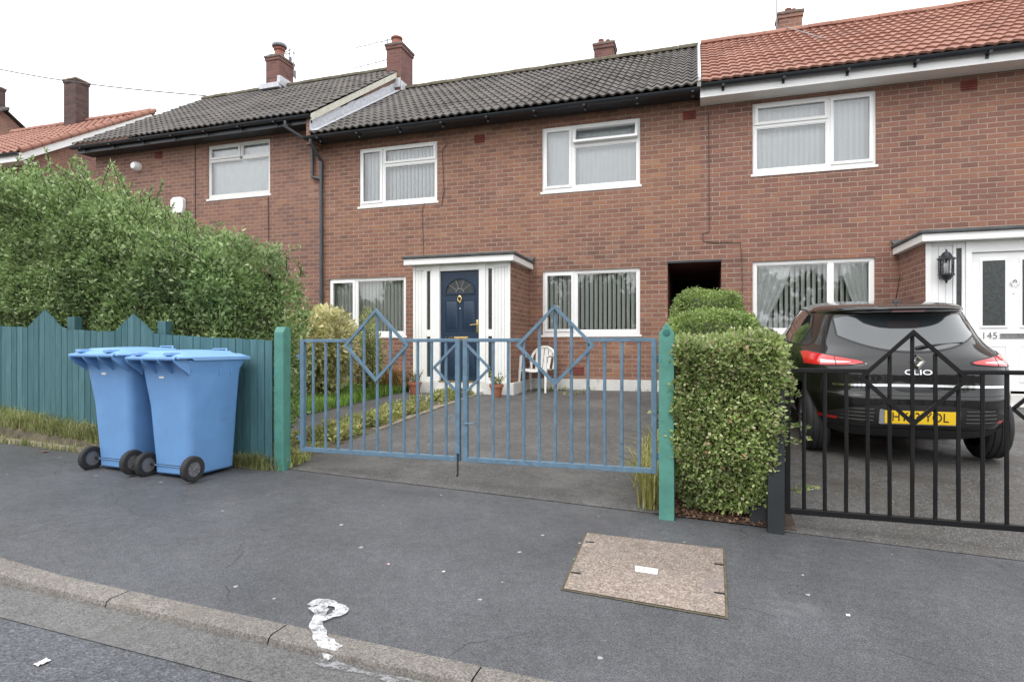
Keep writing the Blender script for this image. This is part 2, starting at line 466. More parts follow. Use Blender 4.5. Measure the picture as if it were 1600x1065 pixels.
mat['gate_blue'] = plain('pale_blue_gate_paint', (0.110,0.185,0.255), 0.42, 0.2, 14, dirt=((0.035,0.055,0.07), 26.0, 0.60, 0.72))
mat['gate_black'] = plain('black_gate_paint', (0.007,0.007,0.008), 0.38, 0.2, 10, spec=0.35, dirt=((0.09,0.09,0.085), 40.0, 0.71, 0.78))
mat['post_green'] = plain('sea_green_post_paint', (0.075,0.235,0.190), 0.6, 0.2, 6, bump=0.2, bscale=30, dirt=((0.03,0.13,0.115), 14.0, 0.60, 0.74))
mat['post_black'] = plain('black_post_paint', (0.018,0.021,0.024), 0.55, 0.2, 6, bump=0.2)
mat['bin'] = plain('blue_bin_plastic', (0.140,0.300,0.57), 0.5, 0.08, 4, dirt=((0.125,0.225,0.40), 6.0, 0.58, 0.86), bump=0.08, bscale=180)
mat['bin_lid'] = plain('light_blue_lid_plastic', (0.20,0.38,0.66), 0.45, 0.06, 5, dirt=((0.16,0.30,0.52), 9.0, 0.58, 0.85))
mat['rubber'] = plain('black_rubber', (0.022,0.022,0.023), 0.75, 0.25, 30, dirt=((0.10,0.095,0.09), 9.0, 0.58, 0.85))
mat['grey_plastic'] = plain('grey_plastic', (0.16,0.16,0.17), 0.5, 0.15, 20)
mat['chair'] = plain('white_chair_plastic', (0.80,0.79,0.76), 0.4, 0.04, 6, dirt=((0.5,0.48,0.42), 12.0, 0.62, 0.8))
mat['soil'] = plain('brown_soil', (0.085,0.058,0.045), 0.95, 0.5, 30, bump=1.0, bscale=50)
mat['twig'] = plain('brown_twigs', (0.060,0.044,0.030), 0.9, 0.3, 12)
mat['core'] = plain('twiggy_hedge_interior', (0.050,0.062,0.028), 0.95, 0.5, 20, bump=1.0, bscale=30)  # dark twiggy tone also carries the shade inside the hedge
mat['paint_mark'] = plain('white_road_paint', (0.72,0.72,0.73), 0.7, 0.1, 12, dirt=((0.22,0.22,0.23), 38.0, 0.50, 0.66))
def broken_paint(name, col, sc, lo, hi):
    m = plain(name, col, 0.75, 0.12, 12)
    nd, lk = m.node_tree.nodes, m.node_tree.links
    co = nd.new('ShaderNodeTexCoord').outputs['Object']
    r = ramp(nd, [(lo, 1), (hi, 0)]); lk.new(noise(nd, lk, co, sc, 8, 0.8, 0.6), r.inputs[0])
    lk.new(r.outputs[0], nd['Principled BSDF'].inputs['Alpha'])
    return m
mat['paint_mark'] = broken_paint('white_road_paint', (0.62,0.62,0.63), 22, 0.42, 0.64)
mat['smear'] = broken_paint('grey_cement_smear', (0.25,0.25,0.255), 30, 0.44, 0.56)
mat['label_plate'] = plain('white_label_plate', (0.75,0.75,0.72), 0.5, 0.03)
mat['ink'] = plain('grey_ink', (0.18,0.18,0.18), 0.6)
mat['stone_edge'] = plain('old_stone_edging', (0.27,0.23,0.18), 0.95, 0.3, 7, bump=0.6, bscale=30, dirt=((0.12,0.13,0.05), 4.0, 0.52, 0.66))

def fence_mat():
    m, t, p, nd, lk = newmat('teal_fence_paint')
    co = nd.new('ShaderNodeTexCoord').outputs['Object']
    g = nd.new('ShaderNodeNewGeometry')
    r = ramp(nd, [(0.0, (0.038,0.112,0.128)), (1.0, (0.066,0.158,0.172))]); lk.new(g.outputs['Random Per Island'], r.inputs[0])
    mp = N(nd, 'ShaderNodeMapping'); mp.inputs['Scale'].default_value = (14, 14, 1.6); lk.new(co, mp.inputs[0])
    st = noise(nd, lk, mp.outputs[0], 2.2, 6, 0.7)
    rs = ramp(nd, [(0.3, 0.75), (0.7, 1.25)]); lk.new(st, rs.inputs[0])
    c = mixc(nd, lk, 1.0, r.outputs[0], rs.outputs[0], 'MULTIPLY')
    wv = noise(nd, lk, mp.outputs[0], 1.1, 7, 0.8)
    rw = ramp(nd, [(0.66, 0), (0.74, 1)]); lk.new(wv, rw.inputs[0])
    c = mixc(nd, lk, M(nd, lk, 'MULTIPLY', rw.outputs[0], 0.55), c, (0.20,0.22,0.18))
    lk.new(c, p.inputs['Base Color']); p.inputs['Roughness'].default_value = 0.75
    b = N(nd, 'ShaderNodeBump'); b.inputs['Strength'].default_value = 0.3; b.inputs['Distance'].default_value = 0.005
    lk.new(st, b.inputs['Height']); lk.new(b.outputs[0], p.inputs['Normal'])
    return m
mat['fence'] = fence_mat()

mat['pavement'] = asphalt_mat('pavement_tarmac', (0.084,0.086,0.092), (0.145,0.145,0.15), 0.75, rough=(0.5,0.78), crack=0.55, aggscale=240, bump=0.2, stain=((0.150,0.152,0.158), 1.7, 0.60, 0.80))
mat['road'] = asphalt_mat('road_tarmac', (0.088,0.091,0.102), (0.16,0.16,0.172), 0.2, rough=(0.65,0.9), aggscale=120, bump=0.6)
mat['drive'] = asphalt_mat('worn_drive_tarmac', (0.094,0.091,0.088), (0.20,0.195,0.19), 0.35, rough=(0.5,0.85), crack=0.0, aggscale=150, bump=0.25, stain=((0.155,0.148,0.138), 1.1, 0.50, 0.72))
mat['drive_wet'] = asphalt_mat('damp_drive_tarmac', (0.094,0.090,0.085), (0.22,0.21,0.20), 0.35, rough=(0.28,0.7), aggscale=130, bump=0.3, stain=((0.070,0.058,0.045), 0.8, 0.50, 0.66))
mat['kerbstone'] = asphalt_mat('concrete_kerb', (0.185,0.168,0.152), (0.25,0.235,0.215), 0.15, rough=(0.8,0.95), aggscale=170, bump=0.4, stain=((0.13,0.115,0.10), 2.2, 0.52, 0.75))
mat['channel'] = asphalt_mat('concrete_channel', (0.130,0.128,0.125), (0.19,0.187,0.183), 0.15, rough=(0.8,0.95), aggscale=160, bump=0.45, stain=((0.105,0.105,0.10), 1.8, 0.50, 0.72))
mat['cover'] = asphalt_mat('pinkish_aggregate_concrete', (0.250,0.202,0.170), (0.42,0.37,0.32), 0.15, rough=(0.85,0.95), aggscale=130, bump=0.45, stain=((0.20,0.17,0.16), 4.0, 0.52, 0.70))
mat['earth'] = plain('verge_earth', (0.10,0.085,0.055), 0.95, 0.5, 9, bump=1.0, bscale=30)
mat['lawn'] = plain('lawn_turf', (0.085,0.135,0.030), 0.95, 0.4, 9, bump=1.0, bscale=60)

mat['privet'] = leaf_mat('privet_leaf', [(0.0, (0.125,0.20,0.068)), (0.45, (0.245,0.36,0.125)), (0.8, (0.35,0.47,0.20)), (1.0, (0.50,0.58,0.32))], 0.36, 0.36)
mat['box_leaf'] = leaf_mat('trimmed_hedge_leaf', [(0.0, (0.18,0.27,0.075)), (0.5, (0.35,0.445,0.150)), (0.82, (0.50,0.55,0.26)), (0.96, (0.58,0.55,0.36)), (1.0, (0.42,0.20,0.13))], 0.4, 0.32)
mat['hedge_far'] = leaf_mat('fine_hedge_leaf', [(0.0, (0.14,0.23,0.055)), (0.6, (0.29,0.40,0.115)), (1.0, (0.48,0.56,0.22))], 0.4, 0.32)
mat['shrub'] = leaf_mat('variegated_leaf', [(0.0, (0.32,0.35,0.12)), (0.3, (0.60,0.57,0.26)), (0.7, (0.78,0.72,0.40)), (1.0, (0.84,0.80,0.56))], 0.45, 0.35)
mat['shrub_green'] = leaf_mat('olive_shrub_leaf', [(0.0, (0.22,0.28,0.10)), (0.7, (0.42,0.46,0.18)), (1.0, (0.58,0.56,0.26))], 0.45, 0.35)
mat['redgrass'] = leaf_mat('russet_grass', [(0.0, (0.30,0.12,0.05)), (0.5, (0.42,0.24,0.08)), (1.0, (0.34,0.32,0.11))], 0.6)
mat['grass'] = leaf_mat('grass_blade', [(0.0, (0.12,0.25,0.035)), (0.6, (0.21,0.38,0.055)), (1.0, (0.36,0.46,0.12))], 0.5, 0.4)
mat['drygrass'] = leaf_mat('verge_grass_blade', [(0.0, (0.17,0.24,0.065)), (0.5, (0.32,0.36,0.14)), (1.0, (0.54,0.46,0.26))], 0.6, 0.35)
mat['sedge'] = leaf_mat('yellow_sedge_blade', [(0.0, (0.28,0.28,0.07)), (1.0, (0.55,0.50,0.20))], 0.5)
mat['weed'] = leaf_mat('weed_leaf', [(0.0, (0.20,0.26,0.06)), (0.6, (0.42,0.43,0.15)), (1.0, (0.58,0.50,0.26))], 0.6, 0.35)
mat['dead'] = leaf_mat('dead_leaf', [(0.0, (0.10,0.055,0.035)), (0.6, (0.19,0.105,0.065)), (1.0, (0.30,0.20,0.14))], 0.8, 0.05)
mat['far_tree'] = leaf_mat('far_tree_leaf', [(0.0, (0.045,0.075,0.025)), (1.0, (0.10,0.14,0.045))], 0.6)

# ------------------------------------------------------------------ terrain
def zp(X, Y):                                   # pavement plane: falls to the right and to the kerb
    return -0.0387*(X+3.54) + 0.02*(Y-4.45)
def zh(X):                                      # ground level along the house fronts
    return 0.30 + (0.055*(-8.0-X) if X < -8 else 0)
def gz(X, Y):
    X = max(-40, min(20, X))
    if Y <= 4.45: return zp(X, Y)
    s = min(1, (Y-4.45)/6.35)
    k = lerp(1.3, 2.3, sstep((X+0.3)/0.9))
    return lerp(zp(X, 4.45), zh(X), 1-(1-s)**k)
UP = 0.03                                       # low upstand of the dropped kerb
def kr(X): return 0.06*sstep((-2.9-X)/1.3)      # the kerb climbs to full height at the left
def pave_z(X, Y): return zp(X, Y) + kr(X)*max(0, 1-(Y-2.06)/1.6)
def road_z(X, Y): return zp(max(-40, min(40, X)), 2.06) - UP + 0.012*(2.06-Y if Y > -1.2 else 3.26)

def frange(a, b, n): return [a + (b-a)*i/(n-1) for i in range(n)]
def sheet(name, xs, ys, zf, m, dz=0.0, kind='structure', wob=0.0):
    mb = MB(); nx = len(xs); vs = []
    for j, y in enumerate(ys):
        for x in xs:
            yy = y
            if wob and j in (0, len(ys)-1): yy += wob*mnoise.noise(Vector((x*2.3, y, 1.7)))
            vs.append((x, yy, zf(x, yy)+dz))
    mb.add(vs, [(j*nx+i, j*nx+i+1, (j+1)*nx+i+1, (j+1)*nx+i) for j in range(len(ys)-1) for i in range(nx-1)])
    o = mb.build(name, m, fix=False, smooth=True)
    if kind: o['kind'] = kind
    return o

def ground_z(X, Y):
    if Y < 2.3: return road_z(X, Y) - 0.10
    z = gz(X, Y) - 0.05
    return z - (0.03 if Y < 4.5 else 0)
gx = [-160,-100,-60,-40] + frange(-30, 20, 101) + [30,60,100,160]
gy = [-120,-60,-30,-12,-6,-3,0,1.5,2.0,2.29,2.31,3,4,4.45] + frange(4.8, 10.8, 13) + [12,15,20,30,60,120,200]
sheet('ground', gx, gy, ground_z, mat['earth'])
sheet('road', frange(-40, 40, 81), [-7,-4,-2,-1.2,-0.4,0.5,1.2,1.80,1.828], road_z, mat['road'])
sheet('drainage_channel', frange(-40, 40, 161), frange(1.82, 2.065, 4), road_z, mat['channel'], 0.004, wob=0.006)
sheet('pavement', frange(-20, 20, 161), frange(2.178, 4.47, 16), pave_z, mat['pavement'])
sheet('driveway_front', frange(-3.60, -0.20, 30), frange(4.462, 9.66, 30), gz, mat['drive'], 0.004)
sheet('driveway_front', frange(-3.04, -0.20, 20), frange(9.64, 10.80, 8), gz, mat['drive'], 0.0)
sheet('garden_path', frange(-5.12, -4.08, 14), frange(4.6, 9.66, 24), gz, mat['drive'], 0.0)
sheet('driveway_neighbour', frange(0.56, 7.5, 50), frange(4.405, 10.80, 34), gz, mat['drive_wet'], 0.004)
sheet('lawn', frange(-7.7, -5.10, 18), frange(4.6, 10.8, 28), gz, mat['lawn'], 0.01)
sheet('flower_bed', frange(-0.30, 0.66, 8), frange(4.44, 10.3, 20), gz, mat['soil'], 0.012)

# kerb: individual stones, one kerb object
def kerb():
    mb = MB(); x = -20.0
    while x < 14:
        L = 0.914; x1 = x + L - 0.006
        for (xa, xb) in ((x, (x+x1)/2), ((x+x1)/2, x1)):
            za, zb = pave_z(xa, 2.1)+0.004, pave_z(xb, 2.1)+0.004
            pf = [(2.182, 0.0), (2.085, 0.002), (2.066, -0.006), (2.058, -0.024)]
            va = [(xa, y, za+h) for y, h in pf] + [(xa, 2.052, road_z(xa, 2.06)-0.05)]
            vb = [(xb, y, zb+h) for y, h in pf] + [(xb, 2.052, road_z(xb, 2.06)-0.05)]
            n = len(va)
            mb.add(va+vb, [(i, i+1, n+i+1, n+i) for i in range(n-1)])
        x += L
    o = mb.build('kerb', mat['kerbstone'], smooth=30); o['kind'] = 'structure'
    return o
kerb()

# ------------------------------------------------------------------ houses
FY = 10.80                                    # brick face of the terrace

def wall_front(mb, x0, x1, z0, z1, y, holes, depth=0.12, mi=0):
    """wall sheet facing -Y with openings and their brick reveals"""
    xs = sorted({x0, x1, *[h[0] for h in holes], *[h[1] for h in holes]})
    zs = sorted({z0, z1, *[h[2] for h in holes], *[h[3] for h in holes]})
    for i in range(len(xs)-1):
        for j in range(len(zs)-1):
            cx, cz = (xs[i]+xs[i+1])/2, (zs[j]+zs[j+1])/2
            if any(h[0] < cx < h[1] and h[2] < cz < h[3] for h in holes): continue
            mb.quad((xs[i],y,zs[j]), (xs[i+1],y,zs[j]), (xs[i+1],y,zs[j+1]), (xs[i],y,zs[j+1]), mi)
    for a, b, c, d in holes:
        e = y + depth
        if a > x0: mb.quad((a,y,c),(a,y,d),(a,e,d),(a,e,c), mi)
        if b < x1: mb.quad((b,y,c),(b,e,c),(b,e,d),(b,y,d), mi)
        mb.quad((a,y,d),(b,y,d),(b,e,d),(a,e,d), mi)
        mb.quad((a,y,c),(a,e,c),(b,e,c),(b,y,c), mi)

def tile_slope(x0, x1, ye, ze, yr, zr, wave=0.165, course=0.335, amp=0.020, lip=0.026, jit=0.004, sharp=0.0):
    """interlocking tiles: rolls along the slope, every course lapping the one below"""
    mb = MB()
    d = Vector((0, yr-ye, zr-ze)); L = d.length; d.normalize()
    nrm = Vector((0, -d.z, d.y))
    nx = max(2, int(round((x1-x0)/wave))*6+1)
    xs = frange(x0, x1, nx)
    def prof(x):
        t = (x-x0)/wave
        v = math.sin(2*math.pi*t)
        return amp*(v + sharp*math.sin(4*math.pi*t+0.6))
    nc = int(math.ceil(L/course))
    r2 = random.Random(int(x0*100)+5)
    for j in range(nc):
        a, b = j*course, min(L, (j+1)*course+0.02)
        jj = [r2.uniform(-jit, jit) for _ in range(int((x1-x0)/wave/2)+2)]
        vs = []
        for x in xs:
            q = jj[int((x-x0)/wave/2)]
            p = prof(x)
            sag = 0.012*mnoise.noise(Vector((x*0.5, j*0.4, 3)))
            lo = Vector((x, ye, ze)) + d*(a+q) + nrm*(p+lip+sag)
            hi = Vector((x, ye, ze)) + d*b + nrm*(p+0.002+sag)
            un = Vector((x, ye, ze)) + d*(a+q+0.004) + nrm*(p-0.004+sag)
            vs += [un, lo, hi]
        fs = []
        for i in range(nx-1):
            o = i*3; n = o+3
            fs += [(o, n, n+1, o+1), (o+1, n+1, n+2, o+2)]
        mb.add(vs, fs)
    return mb

def ridge(x0, x1, y, z, r=0.105, n=None):
    mb = MB(); x = x0
    while x < x1-0.05:
        xe = min(x1, x+0.45)
        dz = rnd.uniform(-0.008, 0.008)
        prof = [(y + r*1.25*math.cos(t), z - 0.05 + dz + r*math.sin(t)) for t in frange(-0.15, math.pi+0.15, 9)]
        mb.prism([(a, b) for a, b in prof], xe-x-0.006, axis='x', at=x)
        x = xe
    return mb

def window_unit(house, x0, x1, z0, z1, layout, y=FY+0.035, frame_m=None, sill=0.05, blind=None, hidden=False):
    """layout: list of (fx0, fx1, fz0, fz1, sash, tilt) fractions; frame bars run between the panes.
    Children of the window: pane, blind, curtain."""
    fm = frame_m or mat['upvc']
    W, H = x1-x0, z1-z0
    mb = MB()
    fw = 0.058; d0, d1 = y, y+0.07
    mb.box(x0, x0+fw, d0, d1, z0, z1); mb.box(x1-fw, x1, d0, d1, z0, z1)
    mb.box(x0+fw, x1-fw, d0, d1, z0, z0+fw+0.02); mb.box(x0+fw, x1-fw, d0, d1, z1-fw, z1)
    glass = []
    vx = sorted({round(l[0],4) for l in layout if l[0] > 0}); 
    for v in vx:
        c = x0+W*v
        zt = [l for l in layout if abs(l[0]-v) < 1e-3]
        lo = min(l[2] for l in zt); hi = max(l[3] for l in zt)
        mb.box(c-0.036, c+0.036, d0+0.002, d1-0.002, z0+H*lo+(fw+0.02 if lo == 0 else 0.034), z0+H*hi-(fw if hi == 1 else -0.0))
    for l in layout:
        if l[2] > 0:
            c = z0+H*l[2]
            a = x0+W*l[0]+(fw if l[0] == 0 else 0.036); b = x0+W*l[1]-(fw if l[1] == 1 else 0.036)
            mb.box(a, b, d0+0.003, d1-0.003, c-0.034, c+0.034)
    sb = MB()
    for l in layout:
        a = x0+W*l[0]+(fw if l[0] == 0 else 0.036); b = x0+W*l[1]-(fw if l[1] == 1 else 0.036)
        c = z0+H*l[2]+(fw+0.02 if l[2] == 0 else 0.034); e = z0+H*l[3]-(fw if l[3] == 1 else 0.034)
        if l[4]:
            sw = 0.046; o = 0.016
            A, B, C, E = a-o, b+o, c-o, e+o
            tl = l[5] if len(l) > 5 else 0
            t = MB()
            t.box(A, A+sw, d0-0.018, d1-0.02, C, E); t.box(B-sw, B, d0-0.018, d1-0.02, C, E)
            t.box(A+sw, B-sw, d0-0.018, d1-0.02, C, C+sw); t.box(A+sw, B-sw, d0-0.018, d1-0.02, E-sw, E)
            gq = [(A+sw, d0+0.018, C+sw), (B-sw, d0+0.018, C+sw), (B-sw, d0+0.018, E-sw), (A+sw, d0+0.018, E-sw)]
            if tl:
                R = Matrix.Translation((0, d0, E)) @ Matrix.Rotation(-rad(tl), 4, 'X') @ Matrix.Translation((0, -d0, -E))
                t.v = [tuple(R @ Vector(p)) for p in t.v]; gq = [tuple(R @ Vector(p)) for p in gq]
            sb.add(t.v, t.f); glass.append(gq)
        else:
            bw = 0.016
            sb.box(a, a+bw, d0+0.012, d0+0.04, c, e); sb.box(b-bw, b, d0+0.012, d0+0.04, c, e)
            sb.box(a+bw, b-bw, d0+0.012, d0+0.04, c, c+bw); sb.box(a+bw, b-bw, d0+0.012, d0+0.04, e-bw, e)
            glass.append([(a+bw, d0+0.03, c+bw), (b-bw, d0+0.03, c+bw), (b-bw, d0+0.03, e-bw), (a+bw, d0+0.03, e-bw)])
    win = mb.build('window', fm, house)
    if sb.v: sb.build('sash', fm, win)
    g = MB()
    for q in glass: g.add(q, [(0,1,2,3)])
    g.build('pane', mat['glass'], win, fix=False)
    if sill:
        s = MB(); s.box(x0-0.03, x1+0.03, y-sill, y+0.03, z0-0.045, z0-0.002, bev=0.008)
        s.build('sill', mat['paint_white'], win)
    if blind: blind(win, x0, x1, z0, z1, y+0.16)
    return win

def slats(ang, m='blind', gaps=(), step=0.078, wid=0.089, seed=1):
    def f(win, x0, x1, z0, z1, y):
        mb = MB(); r = random.Random(seed); x = x0+0.05
        while x < x1-0.03:
            if not any(a < (x-x0)/(x1-x0) < b for a, b in gaps):
                a = rad(ang + r.uniform(-4, 4))
                dx, dy = wid/2*math.cos(a), wid/2*math.sin(a)
                bx, by = 0.006*math.sin(a), -0.006*math.cos(a)
                zb, zt = z0+0.05, z1-0.03
                mb.add([(x-dx,y-dy,zb),(x+bx,y+by,zb),(x+dx,y+dy,zb),(x-dx,y-dy,zt),(x+bx,y+by,zt),(x+dx,y+dy,zt)], [(0,1,4,3),(1,2,5,4)])
            x += step
        mb.box(x0+0.03, x1-0.03, y-0.02, y+0.02, z1-0.035, z1+0.005)
        mb.build('blind', mat[m], win, fix=False)
    return f

def curtain(win, x0, x1, z0, z1, y, side, span=0.34, tie=0.9, m='net'):
    """net swag gathered to one side of the window"""
    def fn(u, v):
        zz = lerp(z0, z1, v)
        wd = span*(x1-x0)*lerp(0.28, 1.0, sstep(v)**0.8)
        x = (x0 + wd*u) if side < 0 else (x1 - wd*u)
        return (x, y + 0.022*math.sin(u*30*lerp(1.0, 1.0, v)), zz)
    mb = MB(); mb.grid(60, 14, fn)
    mb.build('curtain', mat[m], win, fix=False, smooth=True)

def chimney(house, x0, x1, y0, y1, z0, z1, pots=(), bm=None, flash=None):
    b = MB(); b.box(x0, x1, y0, y1, z0, z1-0.16)
    b.box(x0-0.025, x1+0.025, y0-0.025, y1+0.025, z1-0.16, z1-0.08)
    c = b.build('chimney', bm or mat['brick_dark'], house)
    k = MB(); k.box(x0-0.045, x1+0.045, y0-0.045, y1+0.045, z1-0.08, z1-0.015, bev=0.012); k.box(x0+0.03, x1-0.03, y0+0.03, y1-0.03, z1-0.014, z1+0.03, bev=0.012)
    k.build('chimney_cap', mat['cap'], c)
    for px, py, r, h, cowl in pots:
        p = MB(); p.lathe([(r*1.1,0),(r*1.1,0.05),(r*0.92,0.08),(r*0.85,h*0.75),(r*1.05,h*0.8),(r*1.05,h),(r*0.8,h),(r*0.75,0.1)], 18, (px,py,z1))
        p.build('chimney_pot', mat['pot'], c, smooth=40)
        if cowl:
            q = MB(); q.lathe([(0.02,h+0.02),(r*1.35,h+0.02),(r*1.45,h+0.06),(r*1.3,h+0.11),(r*0.5,h+0.15),(0.01,h+0.16)], 18, (px,py,z1))
            q.build('cowl', mat['lead_dark'], c, smooth=40)
    return c

def gutter(house, x0, x1, y, z, m='gutter', brackets=True):
    mb = MB()
    n = int((x1-x0)/0.6)+2
    # half-round channel with a rolled front lip, sagging a little between brackets
    def sec(x):
        sag = 0.006*mnoise.noise(Vector((x*0.8, z, 0)))
        return [(x, y+0.062*math.cos(t), z+sag+0.062*math.sin(t)) for t in frange(math.pi, 2*math.pi, 9)] + [(x, y+0.052*math.cos(t), z+sag+0.052*math.sin(t)) for t in frange(2*math.pi, math.pi, 9)]
    xs = frange(x0, x1, n); vs = []
    for x in xs: vs += sec(x)
    k = 18
    mb.add(vs, [(i*k+j, i*k+(j+1) % k, (i+1)*k+(j+1) % k, (i+1)*k+j) for i in range(n-1) for j in range(k)] + [tuple(range(k)), tuple(range((n-1)*k, n*k))])
    g = mb.build('gutter', mat[m], house, smooth=50)
    if brackets:
        x = x0+0.35
        while x < x1-0.1:
            b = MB()
            b.box(x-0.02, x+0.02, y-0.068, y+0.075, z-0.078, z-0.055)
            b.box(x-0.02, x+0.02, y+0.055, y+0.085, z-0.12, z-0.02)
            x += 0.92
            b.build('bracket', mat[m], g)
    return g

def house_shell(house, x0, x1, z0, zeave, zridge, holes, bm, left_gable=True, right_gable=True, yf=FY, yb=17.8, yr=14.3, name='wall'):
    mb = MB()
    wall_front(mb, x0, x1, z0, zeave, yf, holes)
    mb.quad((x0,yb,z0),(x0,yb,zeave),(x1,yb,zeave),(x1,yb,z0))
    for x, g in ((x0, left_gable), (x1, right_gable)):
        if g: mb.add([(x,yf,z0),(x,yf,zeave),(x,yr,zridge-0.06),(x,yb,zeave),(x,yb,z0)], [(0,1,2,3,4)])
    return mb.build(name, bm, house, fix=False)

def interior(house, x0, x1, zs, yf=FY, yb=15.2):
    mb = MB()
    mb.quad((x0,yb,zs[0]),(x1,yb,zs[0]),(x1,yb,zs[-1]),(x0,yb,zs[-1]))
    for z in zs[:-1] if len(zs) > 2 else []:
        mb.quad((x0,yf+0.13,z),(x1,yf+0.13,z),(x1,yb,z),(x0,yb,z))
    mb.quad((x0,yf+0.13,zs[-1]),(x1,yf+0.13,zs[-1]),(x1,yb,zs[-1]),(x0,yb,zs[-1]))
    mb.build('room', mat['room'], house, fix=False)

def airbrick(house, xc, zc, y=FY, w=0.225, h=0.075*2, m='vent'):
    mb = MB(); mb.box(xc-w/2, xc+w/2, y-0.006, y+0.01, zc-h/2, zc+h/2)
    for i in range(4):
        z = zc-h/2+h*(i+0.5)/4
        mb.add([(xc-w/2+0.012,y-0.006,z+0.014),(xc+w/2-0.012,y-0.006,z+0.014),(xc+w/2-0.012,y-0.026,z-0.010),(xc-w/2+0.012,y-0.026,z-0.010),(xc-w/2+0.012,y-0.006,z-0.014),(xc+w/2-0.012,y-0.006,z-0.014)], [(0,1,2,3),(3,2,5,4)])
    mb.build('air_brick', mat[m], house)

def aerial(chim, base, h, boom, n=7, el=0.32, ang=0.0, mm='lead_dark'):
    mb = MB(); b = Vector(base)
    mb.tube([b, b+Vector((0,0,h))], 0.014, 6)
    t = b+Vector((0,0,h-0.05))
    dr = Vector((math.cos(ang), math.sin(ang), 0)); px = Vector((-dr.y, dr.x, 0))
    mb.tube([t-dr*0.15, t+dr*boom], 0.010, 6)
    for i in range(n):
        c = t + dr*(boom*i/(n-1))
        mb.tube([c-px*el/2, c+px*el/2], 0.005, 5)
    mb.tube([b+Vector((0.05,0,-0.05)), b+Vector((0.05,0,0.18))], 0.03, 6)
    mb.build('aerial', mat[mm], chim)

EAVE_Y = 10.38
# ---------------- middle house: dark roof, blue door
X0, X1 = -7.65, 0.06
h143 = thing('terraced_house', 'middle brick terraced house with dark mossy tiled roof and navy blue front door', 'house', (-3.8, FY, 0.30), 'brick terraced houses in the row')
WU = [(-6.74,-4.955,4.015,5.225), (-2.79,-0.97,4.015,5.225)]
WG = [(-7.47,-5.65,1.32,2.53), (-2.78,-0.97,1.32,2.52)]
PASS = (-0.49, 0.06, 0.2, 2.59)
DOORHOLE = (-4.75, -3.2, 0.35, 2.45)
house_shell(h143, X0, X1, -0.2, 5.44, 8.02, WU+WG+[PASS, DOORHOLE], mat['brick'], True, False)
interior(h143, -7.6, -0.52, [0.3, 2.78, 2.80, 5.35])
t = tile_slope(X0+0.02, X1-0.03, EAVE_Y-0.03, 5.50, 14.3, 8.02)
roof = t.build('roof', mat['tile_dark'], h143, smooth=35, fix=False)
b = MB(); b.quad((X0,14.3,8.02),(X1,14.3,8.02),(X1,18.2,5.45),(X0,18.2,5.45)); b.build('back_slope', mat['tile_dark'], roof, fix=False)
ridge(X0+0.05, X1-0.02, 14.3, 8.06).build('ridge', mat['ridge_moss'], roof, smooth=40)
v = MB(); v.add([(X1-0.05,EAVE_Y-0.04,5.53),(X1+0.012,EAVE_Y-0.04,5.53),(X1+0.012,14.3,8.10),(X1-0.05,14.3,8.10),(X1-0.05,EAVE_Y-0.04,5.44),(X1+0.012,EAVE_Y-0.04,5.44),(X1+0.012,14.3,8.0),(X1-0.05,14.3,8.0)], [(0,1,2,3),(4,7,6,5),(0,4,5,1),(1,5,6,2),(3,2,6,7),(0,3,7,4)])
v.build('verge', mat['concrete'], roof)
f = MB(); f.box(X0, X1-0.005, EAVE_Y+0.06, EAVE_Y+0.085, 5.405, 5.47); f.build('fascia', mat['soffit_dark'], h143)
f = MB(); f.box(X0, X1-0.005, EAVE_Y+0.086, FY-0.002, 5.41, 5.43); f.build('soffit', mat['soffit_dark'], h143)
gutter(h143, X0-0.12, X1-0.01, EAVE_Y-0.005, 5.44)
window_unit(h143, *WU[0], [(0,.31,0,1,True), (.31,1,0,.69,False), (.31,1,.69,1,True)], blind=slats(25, 'blind_white', seed=3, step=0.085, wid=0.066))
window_unit(h143, *WU[1], [(0,.32,0,1,True), (.32,1,0,.69,False), (.32,1,.69,1,True,14)], blind=slats(11, 'blind_white', seed=4, step=0.083, wid=0.090))
window_unit(h143, *WG[0], [(0,.35,0,1,True), (.35,1,0,1,False)], blind=slats(28, seed=5, step=0.085, wid=0.066))
window_unit(h143, *WG[1], [(0,.34,0,1,True), (.34,1,0,1,False)], blind=slats(28, seed=6, step=0.085, wid=0.066))
# lead-coloured flashing strip and the gable brick of the higher neighbour are on the neighbour's side
cm143 = chimney(h143, -7.90, -7.46, 14.00, 14.66, 7.5, 9.17, [(-7.70,14.2,0.15,0.22,False)])
aerial(cm143, (-7.93,14.1,8.75), 0.62, 1.1, ang=math.pi-0.1, n=7, el=0.28)
aerial(cm143, (-7.93,14.3,8.62), 0.35, 1.3, ang=math.pi-0.15, n=6, el=0.25)
fl = MB(); fl.box(-7.915, -7.47, 13.965, 13.998, 7.96, 8.20); fl.box(-7.458, -7.43, 13.97, 14.66, 7.86, 8.12); fl.build('chimney_flashing', mat['lead'], cm143)
